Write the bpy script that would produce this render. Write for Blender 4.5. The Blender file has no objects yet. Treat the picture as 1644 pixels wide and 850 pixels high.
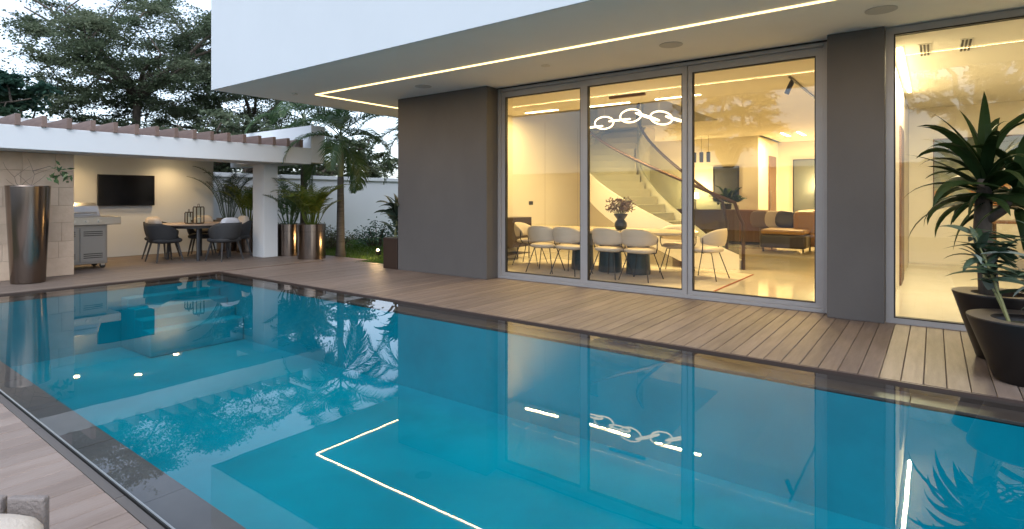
import bpy, math, random
import numpy as np
from mathutils import Vector, Matrix
R = math.radians
random.seed(7); rng = np.random.default_rng(7)
sc = bpy.context.scene
COL = sc.collection

# ------------------------------------------------------------------ camera
cd = bpy.data.cameras.new('camera'); cam = bpy.data.objects.new('camera', cd); COL.objects.link(cam)
cam.location = (0, 0, 1.3); cam.rotation_euler = (R(90), 0, R(36.85))
cd.sensor_width = 36; cd.lens = 19.81; cd.shift_y = -0.0657; cd.clip_start = 0.05; cd.clip_end = 2000
sc.camera = cam
# ------------------------------------------------------------------ sky and sun
w = bpy.data.worlds.new('World'); sc.world = w; w.use_nodes = True
wn = w.node_tree; wn.nodes.clear()
o_ = wn.nodes.new('ShaderNodeOutputWorld'); bg = wn.nodes.new('ShaderNodeBackground')
sky = wn.nodes.new('ShaderNodeTexSky'); sky.sky_type = 'NISHITA'; sky.sun_disc = False
sky.sun_elevation = R(50); sky.sun_rotation = R(140); sky.air_density = 1.0; sky.dust_density = 2.0; sky.ozone_density = 1.0
hs = wn.nodes.new('ShaderNodeHueSaturation'); hs.inputs['Saturation'].default_value = 0.5; hs.inputs['Value'].default_value = 1.0
tint = wn.nodes.new('ShaderNodeMix'); tint.data_type = 'RGBA'; tint.blend_type = 'MULTIPLY'; tint.inputs[0].default_value = 1.0; tint.inputs[7].default_value = (.94, 1.0, 1.07, 1)
wn.links.new(sky.outputs[0], hs.inputs['Color']); wn.links.new(hs.outputs[0], tint.inputs[6]); wn.links.new(tint.outputs[2], bg.inputs[0]); wn.links.new(bg.outputs[0], o_.inputs[0])
bg.inputs[1].default_value = 0.15
sl = bpy.data.lights.new('sun', 'SUN'); sl.energy = 0.25; sl.angle = R(35); sl.color = (0.84, 0.93, 1.0)
so = bpy.data.objects.new('sun', sl); COL.objects.link(so)
so.rotation_euler = Vector((-0.41, 0.49, -0.77)).to_track_quat('-Z', 'Y').to_euler()
# ------------------------------------------------------------------ exposure and render
vs = sc.view_settings; vs.view_transform = 'Standard'; vs.look = 'None'; vs.exposure = 1.35; vs.gamma = 1.0; vs.use_curve_mapping = False
sc.render.engine = 'CYCLES'; cy = sc.cycles
cy.max_bounces = 9; cy.diffuse_bounces = 6; cy.glossy_bounces = 5; cy.transmission_bounces = 4; cy.transparent_max_bounces = 24
cy.caustics_reflective = False; cy.caustics_refractive = False; cy.sample_clamp_indirect = 4.0; cy.blur_glossy = 0.5
cy.use_denoising = True
try: cy.denoiser = 'OPENIMAGEDENOISE'; cy.denoising_input_passes = 'RGB_ALBEDO_NORMAL'; cy.denoising_prefilter = 'ACCURATE'
except Exception: pass

# ------------------------------------------------------------------ materials
def mat(name, col, rough=0.6, metal=0.0, spec=0.5, noise=None, bump=None, coat=0.0, rand=0.0, emit=None, aniso=0.0, stretch=(1, 1, 1)):
    """noise=(scale, amount, colour2)   bump=(scale, strength)   rand = per-object brightness variation"""
    m = bpy.data.materials.new(name); m.use_nodes = True; nt = m.node_tree; N = nt.nodes; L = nt.links
    b = N['Principled BSDF']; b.inputs['Base Color'].default_value = (*col, 1)
    b.inputs['Roughness'].default_value = rough; b.inputs['Metallic'].default_value = metal
    b.inputs['Specular IOR Level'].default_value = spec; b.inputs['Coat Weight'].default_value = coat
    tc = N.new('ShaderNodeTexCoord'); mp = N.new('ShaderNodeMapping'); mp.inputs['Scale'].default_value = stretch
    L.new(tc.outputs['Object'], mp.inputs[0])
    out = None
    if noise:
        nz = N.new('ShaderNodeTexNoise'); nz.inputs['Scale'].default_value = noise[0]; nz.inputs['Detail'].default_value = 8; nz.inputs['Roughness'].default_value = 0.6
        L.new(mp.outputs[0], nz.inputs['Vector'])
        rp = N.new('ShaderNodeValToRGB'); rp.color_ramp.elements[0].position = 0.5 - 0.5 / max(noise[1], .01) * .3; rp.color_ramp.elements[1].position = 0.5 + 0.5 / max(noise[1], .01) * .3
        L.new(nz.outputs[0], rp.inputs[0])
        mx = N.new('ShaderNodeMix'); mx.data_type = 'RGBA'; mx.inputs[6].default_value = (*col, 1); mx.inputs[7].default_value = (*noise[2], 1)
        L.new(rp.outputs[0], mx.inputs[0]); out = mx.outputs[2]
        rr = N.new('ShaderNodeMapRange'); rr.inputs[3].default_value = max(rough - .08, 0.02); rr.inputs[4].default_value = min(rough + .08, 1)
        L.new(nz.outputs[0], rr.inputs[0])
        if rough > .12: L.new(rr.outputs[0], b.inputs['Roughness'])
    if rand:
        oi = N.new('ShaderNodeObjectInfo'); mr = N.new('ShaderNodeMapRange'); mr.inputs[3].default_value = 1 - rand; mr.inputs[4].default_value = 1 + rand
        L.new(oi.outputs['Random'], mr.inputs[0])
        h = N.new('ShaderNodeHueSaturation')
        if out: L.new(out, h.inputs['Color'])
        else: h.inputs['Color'].default_value = (*col, 1)
        L.new(mr.outputs[0], h.inputs['Value']); out = h.outputs[0]
        # move the pattern from object to object
        ad = N.new('ShaderNodeVectorMath'); ad.operation = 'MULTIPLY_ADD'
        cb = N.new('ShaderNodeCombineXYZ')
        for i in range(3): L.new(oi.outputs['Random'], cb.inputs[i])
        ad.inputs[1].default_value = (37, 53, 71); L.new(cb.outputs[0], ad.inputs[0]); L.new(tc.outputs['Object'], ad.inputs[2]); L.new(ad.outputs[0], mp.inputs[0])
    if out: L.new(out, b.inputs['Base Color'])
    if bump:
        n2 = N.new('ShaderNodeTexNoise'); n2.inputs['Scale'].default_value = bump[0]; n2.inputs['Detail'].default_value = 6
        L.new(mp.outputs[0], n2.inputs['Vector'])
        bp = N.new('ShaderNodeBump'); bp.inputs['Strength'].default_value = bump[1]; bp.inputs['Distance'].default_value = 0.01
        L.new(n2.outputs[0], bp.inputs['Height']); L.new(bp.outputs[0], b.inputs['Normal'])
    if aniso: b.inputs['Anisotropic'].default_value = aniso
    if emit:
        b.inputs['Emission Color'].default_value = (*emit[0], 1); b.inputs['Emission Strength'].default_value = emit[1]
    return m

def leaf_mat(name, c0, c1, c2, trans=0.25, rough=0.45):
    m = bpy.data.materials.new(name); m.use_nodes = True; nt = m.node_tree; N = nt.nodes; L = nt.links
    b = N['Principled BSDF']; b.inputs['Roughness'].default_value = rough; b.inputs['Specular IOR Level'].default_value = 0.35 if trans > .22 else 0.15
    at = N.new('ShaderNodeAttribute'); at.attribute_name = 'tone'
    rp = N.new('ShaderNodeValToRGB'); rp.color_ramp.elements[0].color = (*c0, 1); rp.color_ramp.elements[1].color = (*c2, 1)
    e = rp.color_ramp.elements.new(.5); e.color = (*c1, 1)
    L.new(at.outputs['Fac'], rp.inputs[0]); L.new(rp.outputs[0], b.inputs['Base Color'])
    t = N.new('ShaderNodeBsdfTranslucent'); L.new(rp.outputs[0], t.inputs[0])
    mx = N.new('ShaderNodeMixShader'); mx.inputs[0].default_value = trans
    L.new(b.outputs[0], mx.inputs[1]); L.new(t.outputs[0], mx.inputs[2]); L.new(mx.outputs[0], N['Material Output'].inputs[0])
    return m

def thin_glass(name, tint, ior=1.5, rough=0.0, bump=None, boost=1.0):
    m = bpy.data.materials.new(name); m.use_nodes = True; nt = m.node_tree; N = nt.nodes; L = nt.links
    N.remove(N['Principled BSDF'])
    tr = N.new('ShaderNodeBsdfTransparent'); tr.inputs[0].default_value = (*tint, 1)
    gl = N.new('ShaderNodeBsdfGlossy'); gl.inputs['Roughness'].default_value = rough
    # Schlick reflectance, the same from both sides of the thin sheet
    ge = N.new('ShaderNodeNewGeometry'); dt_ = N.new('ShaderNodeVectorMath'); dt_.operation = 'DOT_PRODUCT'
    L.new(ge.outputs['Incoming'], dt_.inputs[0]); L.new(ge.outputs['Normal'], dt_.inputs[1])
    def mth(op, x, y=None):
        n_ = N.new('ShaderNodeMath'); n_.operation = op; n_.use_clamp = op in ('MULTIPLY_ADD', 'SUBTRACT')
        for i_, q_ in enumerate((x, y)):
            if q_ is None: continue
            if hasattr(q_, 'is_linked'): L.new(q_, n_.inputs[i_])
            else: n_.inputs[i_].default_value = q_
        return n_
    f0 = ((ior - 1) / (ior + 1)) ** 2 * boost
    pw = mth('POWER', mth('SUBTRACT', 1.0, mth('ABSOLUTE', dt_.outputs['Value']).outputs[0]).outputs[0], 5.0)
    mm = mth('MULTIPLY_ADD', pw.outputs[0], 1 - f0); mm.inputs[2].default_value = f0
    mx = N.new('ShaderNodeMixShader'); L.new(mm.outputs[0], mx.inputs[0]); L.new(tr.outputs[0], mx.inputs[1]); L.new(gl.outputs[0], mx.inputs[2])
    if bump:
        tc = N.new('ShaderNodeTexCoord'); nz = N.new('ShaderNodeTexNoise'); nz.inputs['Scale'].default_value = bump[0]; nz.inputs['Detail'].default_value = 2
        L.new(tc.outputs['Object'], nz.inputs['Vector'])
        bp = N.new('ShaderNodeBump'); bp.inputs['Strength'].default_value = bump[1]; bp.inputs['Distance'].default_value = 0.01
        L.new(nz.outputs[0], bp.inputs['Height']); L.new(bp.outputs[0], gl.inputs['Normal'])
    L.new(mx.outputs[0], N['Material Output'].inputs[0])
    return m

def glow(name, col, s):
    m = bpy.data.materials.new(name); m.use_nodes = True; N = m.node_tree.nodes; N.remove(N['Principled BSDF'])
    e = N.new('ShaderNodeEmission'); e.inputs[0].default_value = (*col, 1); e.inputs[1].default_value = s
    m.node_tree.links.new(e.outputs[0], N['Material Output'].inputs[0]); return m

M = dict(
    white=mat('white_render', (.63, .655, .685), .75, noise=(.8, .6, (.605, .63, .655)), bump=(90, .05)),
    upper=mat('pale_blue_white_render', (.53, .565, .595), .75, noise=(.8, .6, (.505, .54, .57)), bump=(90, .05)),
    soffit=mat('soffit_plaster', (.86, .85, .83), .8, noise=(2.0, .5, (.83, .82, .80)), bump=(60, .04)),
    dark=mat('taupe_render', (.105, .097, .091), .7, noise=(1.5, .7, (.088, .081, .077)), bump=(70, .12), stretch=(1, 1, .5)),
    frame=mat('grey_aluminium', (.36, .35, .345), .42, metal=.15, noise=(5, .5, (.33, .32, .315))),
    seal=mat('black_rubber', (.015, .014, .013), .6),
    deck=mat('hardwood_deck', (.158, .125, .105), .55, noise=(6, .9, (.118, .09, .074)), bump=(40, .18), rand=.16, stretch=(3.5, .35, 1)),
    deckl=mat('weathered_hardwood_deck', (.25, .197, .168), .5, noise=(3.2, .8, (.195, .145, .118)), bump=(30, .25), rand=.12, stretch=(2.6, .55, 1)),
    edge=mat('dark_brown_trim', (.045, .028, .022), .4),
    stone=mat('travertine', (.60, .47, .36), .75, noise=(5, .8, (.50, .38, .28)), bump=(24, .35), rand=.10),
    mortar=mat('stone_joint', (.34, .27, .2), .9),
    ledge=mat('dark_basalt', (.062, .044, .038), .4, noise=(7, .7, (.045, .031, .027)), rand=.08),
    pool=mat('turquoise_pool_plaster', (.001, .21, .285), .6, spec=0.0, noise=(.9, 1.0, (.001, .155, .215)), bump=(25, .06)),
    soil=mat('soil', (.10, .085, .06), .95, noise=(2, .9, (.06, .08, .03)), bump=(6, .5)),
    lawn=mat('lawn_soil', (.06, .11, .02), .95, noise=(9, .9, (.04, .07, .015))),
    slat=mat('brown_timber_slat', (.20, .135, .11), .6, noise=(9, .8, (.15, .10, .085)), rand=.1, stretch=(.4, 4, 4)),
    bronze=mat('brushed_bronze', (.19, .15, .125), .2, metal=1.0, noise=(12, .3, (.26, .21, .18)), stretch=(6, 6, .05)),
    chrome=mat('steel', (.55, .54, .52), .3, metal=1.0),
    steel=mat('stainless_grill', (.50, .49, .47), .33, metal=.9, noise=(20, .6, (.44, .43, .41)), stretch=(.3, 1, 6)),
    steeld=mat('grey_grill_door', (.27, .265, .26), .4, metal=.7),
    black=mat('black_plastic', (.012, .012, .012), .3),
    screen=mat('tv_screen', (.004, .005, .009), .12),
    rope=mat('charcoal_weave', (.040, .042, .046), .8, bump=(160, .6), noise=(60, .8, (.028, .03, .034))),
    cleg=mat('charcoal_metal', (.035, .036, .040), .5),
    tabletop=mat('grey_teak_top', (.34, .26, .2), .5, noise=(9, .8, (.26, .19, .15)), stretch=(1, 5, 1)),
    pillow=mat('beige_fabric', (.48, .42, .36), .9, bump=(120, .25)),
    pillowg=mat('pale_blue_fabric', (.50, .52, .58), .9, bump=(120, .25)),
    lanternm=mat('dark_bronze_metal', (.06, .04, .03), .45, metal=.6),
    candle=mat('candle_wax', (.75, .68, .55), .5),
    potblack=mat('black_lacquer_pot', (.014, .011, .010), .38, spec=.35, noise=(4, .5, (.010, .008, .008))),
    potrim=mat('bronze_pot_rim', (.14, .12, .105), .35, metal=.5),
    bark=mat('bark', (.11, .085, .065), .9, noise=(14, .9, (.06, .048, .038)), bump=(20, .8), stretch=(1, 1, .4)),
    palmbark=mat('palm_bark', (.085, .08, .07), .9, noise=(9, .9, (.05, .046, .04)), bump=(12, .7), stretch=(.4, .4, 3)),
    palmgreen=mat('palm_crownshaft', (.20, .24, .16), .5, noise=(6, .6, (.13, .17, .09)), stretch=(1, 1, .3)),
    stem=mat('cane_stem', (.24, .25, .10), .5, noise=(10, .6, (.18, .16, .06)), stretch=(1, 1, .3)),
    wallin=mat('cream_interior_wall', (.72, .67, .57), .8, noise=(1.4, .4, (.69, .64, .54))),
    ceilin=mat('cream_ceiling', (.76, .72, .63), .85),
    marble=mat('polished_cream_marble', (.62, .58, .49), .08, noise=(1.6, .6, (.56, .52, .43))),
    rug=mat('pale_rug', (.55, .50, .42), .95, noise=(3, .9, (.45, .40, .33)), bump=(140, .5)),
    rugedge=mat('rust_rug_edge', (.35, .11, .05), .9),
    cream=mat('cream_leather', (.58, .51, .42), .55, bump=(90, .1)),
    blackmetal=mat('black_metal', (.02, .017, .015), .4, metal=.4),
    tabletopin=mat('cream_stone_top', (.55, .47, .36), .25, noise=(2.5, .8, (.47, .39, .29))),
    teal=mat('dark_teal_lacquer', (.010, .030, .036), .3, noise=(3, .5, (.008, .022, .028))),
    vase=mat('dark_ceramic', (.02, .026, .03), .35),
    wood=mat('brown_wood_panel', (.17, .085, .04), .45, noise=(5, .8, (.12, .055, .026)), stretch=(4, 4, .3)),
    darkwood=mat('dark_brown_wood', (.035, .02, .013), .4),
    stair=mat('cream_stair', (.60, .56, .48), .5),
    stringer=mat('white_stair_stringer', (.84, .80, .72), .5),
    rail=mat('bronze_rail', (.085, .05, .03), .35, metal=.6),
    sofa=mat('ochre_leather', (.30, .165, .045), .5, bump=(40, .15)),
    sofad=mat('dark_brown_leather', (.035, .026, .02), .45),
    cushion=mat('taupe_cushion', (.16, .115, .09), .85),
    canvas=mat('slate_canvas', (.10, .12, .125), .7, noise=(2.0, .8, (.14, .15, .145))),
    canvasd=mat('charcoal_canvas', (.03, .033, .036), .7, noise=(5, .7, (.06, .063, .064))),
    lounge=mat('oatmeal_cushion', (.52, .46, .39), .9, bump=(110, .3), noise=(5, .5, (.47, .41, .35))),
    wicker=mat('grey_weave', (.20, .17, .155), .8, bump=(90, .6)),
    grille=mat('white_metal', (.7, .68, .62), .5),
    speaker=mat('white_speaker_mesh', (.55, .54, .52), .8, bump=(250, .4)),
    glassw=thin_glass('window_glass', (.97, .98, .96), 1.52, boost=2.3),
    glassb=thin_glass('balustrade_glass', (.84, .87, .84), 1.45),
    water=thin_glass('water_surface', (.90, .98, .99), 1.36, bump=(2.6, .028), boost=1.6),
    led=glow('warm_led', (1.0, .70, .28), 1.6),
    ledin=glow('warm_led_indoor', (1.0, .80, .42), 9.0),
    ledw=glow('white_led_indoor', (1.0, .93, .75), 9.0),
    ledch=glow('neon_tube', (1.0, .74, .40), 2.0),
    bulb=glow('warm_bulb', (1.0, .72, .36), 30.0),
    dead=mat('dry_twig', (.13, .10, .085), .9),
    leafA=leaf_mat('feathery_leaf', (.08, .115, .068), (.125, .16, .096), (.19, .21, .13), trans=.5),
    leafB=leaf_mat('blue_green_leaf', (.025, .07, .055), (.045, .10, .07), (.08, .14, .085), trans=.4),
    leafC=leaf_mat('grey_green_leaf', (.07, .09, .05), (.11, .135, .075), (.17, .19, .11), trans=.4),
    leafP=leaf_mat('palm_leaf', (.035, .075, .03), (.06, .115, .045), (.11, .16, .065), rough=.4, trans=.4),
    leafY=leaf_mat('yellow_green_palm_leaf', (.05, .09, .015), (.11, .15, .022), (.22, .22, .035), rough=.4, trans=.4),
    leafG=leaf_mat('grey_palm_leaf', (.035, .06, .045), (.07, .105, .075), (.12, .15, .10), rough=.35),
    leafD=leaf_mat('dracaena_leaf', (.008, .020, .006), (.016, .034, .010), (.034, .060, .018), trans=.2, rough=.5),
    leafS=leaf_mat('silver_striped_leaf', (.02, .045, .018), (.06, .09, .06), (.20, .24, .21), trans=.12, rough=.42),
    leafV=leaf_mat('pale_vine_leaf', (.10, .13, .06), (.16, .18, .09), (.26, .25, .15)),
    grass=leaf_mat('grass_blade', (.03, .075, .008), (.055, .12, .014), (.09, .16, .02)),
    flower=leaf_mat('dried_flower', (.07, .05, .045), (.14, .09, .08), (.24, .17, .15)),
)
# abstract painting
def art_mat():
    m = bpy.data.materials.new('floral_canvas'); m.use_nodes = True; nt = m.node_tree; N = nt.nodes; L = nt.links
    b = N['Principled BSDF']; b.inputs['Roughness'].default_value = .6
    tc = N.new('ShaderNodeTexCoord'); nz = N.new('ShaderNodeTexNoise'); nz.inputs['Scale'].default_value = 3.2; nz.inputs['Detail'].default_value = 5; nz.inputs['Distortion'].default_value = 1.2
    L.new(tc.outputs['Object'], nz.inputs['Vector'])
    sp = N.new('ShaderNodeSeparateXYZ'); L.new(tc.outputs['Object'], sp.inputs[0])
    mr = N.new('ShaderNodeMapRange'); mr.inputs[1].default_value = -.6; mr.inputs[2].default_value = .6; mr.inputs[3].default_value = -.32; mr.inputs[4].default_value = .3; L.new(sp.outputs[2], mr.inputs[0])
    ad = N.new('ShaderNodeMath'); ad.operation = 'SUBTRACT'; L.new(nz.outputs[0], ad.inputs[0]); L.new(mr.outputs[0], ad.inputs[1])
    rp = N.new('ShaderNodeValToRGB'); cr = rp.color_ramp
    cr.elements[0].position = .3; cr.elements[0].color = (.10, .12, .10, 1); cr.elements[1].position = .9; cr.elements[1].color = (.30, .26, .16, 1)
    for p, c in ((.45, (.16, .18, .15, 1)), (.60, (.24, .26, .18, 1)), (.74, (.42, .30, .10, 1)), (.80, (.50, .16, .05, 1)), (.85, (.36, .28, .12, 1))):
        e = cr.elements.new(p); e.color = c
    L.new(ad.outputs[0], rp.inputs[0]); L.new(rp.outputs[0], b.inputs['Base Color']); return m
M['art'] = art_mat()

# ------------------------------------------------------------------ mesh helpers
class MB:
    def __init__(s): s.v = []; s.f = []; s.t = []
    def face(s, *pts, tone=None):
        k = len(s.v); s.v.extend(tuple(p) for p in pts); s.f.append(tuple(range(k, k + len(pts)))); s.t.append(random.random() if tone is None else tone)
    def box(s, x0, x1, y0, y1, z0, z1):
        k = len(s.v)
        s.v += [(x0, y0, z0), (x1, y0, z0), (x1, y1, z0), (x0, y1, z0), (x0, y0, z1), (x1, y0, z1), (x1, y1, z1), (x0, y1, z1)]
        for f in ((3, 2, 1, 0), (4, 5, 6, 7), (0, 1, 5, 4), (1, 2, 6, 5), (2, 3, 7, 6), (3, 0, 4, 7)): s.f.append(tuple(k + i for i in f)); s.t.append(.5)
        return s
    def tube(s, pts, rad, n=8, cap=True):
        pts = [Vector(p) for p in pts]
        if not hasattr(rad, '__len__'): rad = [rad] * len(pts)
        k = len(s.v); prev = None
        for i, p in enumerate(pts):
            d = (pts[min(i + 1, len(pts) - 1)] - pts[max(i - 1, 0)])
            d = d.normalized() if d.length > 1e-9 else Vector((0, 0, 1))
            if prev is None:
                a = Vector((0, 0, 1)) if abs(d.z) < .9 else Vector((1, 0, 0)); u = d.cross(a).normalized()
            else: u = (prev - d * prev.dot(d)); u = u.normalized() if u.length > 1e-6 else d.orthogonal().normalized()
            prev = u; vv = d.cross(u)
            for j in range(n):
                a = 2 * math.pi * j / n; s.v.append(tuple(p + (u * math.cos(a) + vv * math.sin(a)) * rad[i]))
        for i in range(len(pts) - 1):
            for j in range(n):
                s.f.append((k + i * n + j, k + i * n + (j + 1) % n, k + (i + 1) * n + (j + 1) % n, k + (i + 1) * n + j)); s.t.append(.5)
        if cap:
            s.f.append(tuple(k + j for j in reversed(range(n)))); s.t.append(.5)
            s.f.append(tuple(k + (len(pts) - 1) * n + j for j in range(n))); s.t.append(.5)
        return s
    def lathe(s, prof, n=32, c=(0, 0), closed=False):
        k = len(s.v); m = len(prof)
        for r, z in prof:
            for j in range(n):
                a = 2 * math.pi * j / n; s.v.append((c[0] + r * math.cos(a), c[1] + r * math.sin(a), z))
        for i in range(m if closed else m - 1):
            i2 = (i + 1) % m
            for j in range(n): s.f.append((k + i * n + j, k + i * n + (j + 1) % n, k + i2 * n + (j + 1) % n, k + i2 * n + j)); s.t.append(.5)
        if not closed:
            s.f.append(tuple(k + j for j in reversed(range(n)))); s.t.append(.5)
            s.f.append(tuple(k + (m - 1) * n + j for j in range(n))); s.t.append(.5)
        return s
    def shell(s, rx, ry, a0, a1, zb, zt, th, na=20, nz=5, taper=0.0):
        """curved upholstered shell: zb, zt functions of u in 0..1 along the arc"""
        k = len(s.v); ring = 2 * (nz + 1)
        for i in range(na + 1):
            u = i / na; a = a0 + (a1 - a0) * u
            for side in (0, 1):
                for j in range(nz + 1):
                    q = j / nz; q = q if side == 0 else 1 - q
                    z = zb(u) + (zt(u) - zb(u)) * q
                    bul = th * (0.5 * math.sin(math.pi * q) ** .5 if 0 < q < 1 else 0.1)
                    e = (bul if side == 0 else -bul) + taper * (q - .5)
                    s.v.append(((rx + e) * math.cos(a), (ry + e) * math.sin(a), z))
        for i in range(na):
            for j in range(ring):
                s.f.append((k + i * ring + j, k + i * ring + (j + 1) % ring, k + (i + 1) * ring + (j + 1) % ring, k + (i + 1) * ring + j)); s.t.append(.5)
        s.f.append(tuple(k + j for j in reversed(range(ring)))); s.t.append(.5)
        s.f.append(tuple(k + na * ring + j for j in range(ring))); s.t.append(.5)
        return s
    def cushion(s, cx, cy, cz, sx, sy, sz, p=0.45, n=20, m=8):
        """superellipsoid"""
        def pw(x): return math.copysign(abs(x) ** p, x)
        k = len(s.v)
        for i in range(m + 1):
            ph = -math.pi / 2 + math.pi * i / m
            for j in range(n):
                th = 2 * math.pi * j / n
                s.v.append((cx + sx * pw(math.cos(ph)) * pw(math.cos(th)), cy + sy * pw(math.cos(ph)) * pw(math.sin(th)), cz + sz * (math.copysign(abs(math.sin(ph)) ** .8, math.sin(ph)))))
        for i in range(m):
            for j in range(n): s.f.append((k + i * n + j, k + i * n + (j + 1) % n, k + (i + 1) * n + (j + 1) % n, k + (i + 1) * n + j)); s.t.append(.5)
        return s
    def build(s, name, mt, parent=None, smooth=False, bevel=0, world=True, autosmooth=None):
        me = bpy.data.meshes.new(name)
        off = parent_origin(parent) if (parent is not None and world) else None
        v = [(a - off[0], b - off[1], c - off[2]) for a, b, c in s.v] if off else s.v
        me.from_pydata(v, [], s.f); me.update()
        if smooth: me.shade_smooth()
        at = me.attributes.new('tone', 'FLOAT', 'FACE'); at.data.foreach_set('value', s.t)
        me.materials.append(M[mt] if isinstance(mt, str) else mt)
        o = bpy.data.objects.new(name, me); COL.objects.link(o)
        if parent is not None: o.parent = parent
        if bevel:
            b = o.modifiers.new('bevel', 'BEVEL'); b.width = bevel; b.segments = 2; b.limit_method = 'ANGLE'; b.angle_limit = R(40)
        return o
ORI = {}
def parent_origin(p):
    o = Vector((0, 0, 0))
    while p is not None: o = o + p.location; p = p.parent
    return o
def tag(o, label=None, cat=None, group=None, kind=None):
    if label: o['label'] = label
    if cat: o['category'] = cat
    if group: o['group'] = group
    if kind: o['kind'] = kind
    return o
def thing(name, loc, label, cat, group=None, rz=0):
    o = bpy.data.objects.new(name, None); o.empty_display_size = .2; COL.objects.link(o)
    o.location = loc; o.rotation_euler = (0, 0, rz); return tag(o, label, cat, group)
def dup(src, loc, rz, label, parent=None):
    c = src.copy(); COL.objects.link(c)
    if parent is None: c.location = loc; c.rotation_euler = (0, 0, rz); c['label'] = label
    else: c.parent = parent
    for ch in [x for x in src.children]: dup(ch, None, None, None, c)
    return c
def sheet(x0, x1, y0, y1, z):
    m = MB(); m.face((x0, y0, z), (x1, y0, z), (x1, y1, z), (x0, y1, z)); return m
def light(name, kind, loc, energy, color, parent=None, size=.1, size_y=None, rot=None, spot=None):
    l = bpy.data.lights.new(name, kind); l.energy = energy; l.color = color
    if kind == 'AREA':
        l.size = size
        if size_y: l.shape = 'RECTANGLE'; l.size_y = size_y
    else: l.shadow_soft_size = size
    if spot: l.spot_size = spot[0]; l.spot_blend = spot[1]
    o = bpy.data.objects.new(name, l); COL.objects.link(o)
    o.location = Vector(loc) - (parent_origin(parent) if parent else Vector((0, 0, 0)))
    if rot: o.rotation_euler = rot
    if parent: o.parent = parent
    return o
WARM = (1.0, .71, .29)

# ------------------------------------------------------------------ ground, pool
PX0, PX1, PY0, PY1 = -10.03, 4.0, 0.967, 4.84
m = MB()
B = 300
for (a, b, c, d) in ((-B, B, -B, PY0), (-B, B, PY1, B), (-B, PX0, PY0, PY1), (PX1, B, PY0, PY1)):
    m.face((a, c, -.06), (b, c, -.06), (b, d, -.06), (a, d, -.06))
tag(m.build('ground', 'soil'), kind='structure')
# basin
LW = .24; zl = -.07; zb = -.95
m = MB()
ix0, ix1, iy0, iy1 = PX0 + LW, PX1 - LW, PY0 + LW, PY1 - LW
m.face((ix0, iy0, zb), (ix1, iy0, zb), (ix1, iy1, zb), (ix0, iy1, zb))
for a, b in (((ix0, iy0), (ix1, iy0)), ((ix1, iy0), (ix1, iy1)), ((ix1, iy1), (ix0, iy1)), ((ix0, iy1), (ix0, iy0))):
    m.face((*a, zb), (*b, zb), (*b, zl - .02), (*a, zl - .02))
basin = tag(m.build('pool_basin', 'pool'), kind='structure')
for k in range(4):
    MB().box(ix0 + .004 + .001 * k, ix0 + .26 * (k + 1), 3.25 + .004 * k, iy1 - .004 - .001 * k, zb + .002 + .001 * k, zl - .13 * (k + 1)).build('step', 'pool', basin, bevel=.015)
# dark stone ledge laid in slabs just under the water
lg = MB(); lg.box(PX0, PX1, PY0, PY0 + .01, -.3, zl - .005); ledge = tag(lg.build('pool_ledge', 'ledge'), kind='structure')
def slab(x0, x1, y0, y1):
    MB().box(x0 + .002, x1 - .002, y0, y1, zl - .03, zl).build('ledge_slab', 'ledge', ledge, bevel=.003)
x = PX0
while x < PX1 - .1:
    slab(x, min(x + .9, PX1), PY0 + .004, iy0); slab(x, min(x + .9, PX1), iy1, PY1 - .004); x += .9
for k in range(3): y = iy0 + (iy1 - iy0) / 3 * k; slab(PX0 + .004, ix0, y + .002, y + (iy1 - iy0) / 3 - .002)
tag(sheet(PX0, PX1, PY0, PY1, -.022).build('pool_water', 'water'), kind='structure')
# sides of the pool above the ledge
rim = MB()
rim.box(PX0 - .02, PX1, PY1 - .012, PY1 + .004, -.12, -.004); rim.box(PX0 - .014, PX0 + .004, PY0, PY1 - .014, -.12, -.004)
tag(rim.build('pool_edge_trim', 'edge'), kind='structure')
g_ = MB(); g_.box(PX0, PX1, PY0 - .008, PY0 + .004, -.12, .004)
gut = tag(g_.build('pool_gutter', 'seal'), kind='structure')
x = PX0
while x < 3.5:
    MB().box(x + .002, x + 1.198, PY0 - .052, PY0 - .012, -.05, -.001).build('coping_strip', 'lipm' if 'lipm' in M else 'potrim', gut, bevel=.003); x += 1.2
# chrome bead on the gutter
MB().tube([(PX0, PY0 + .001, .005), (PX1, PY0 + .001, .005)], .004, 6).build('metal_bead', 'chrome', gut)

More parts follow.
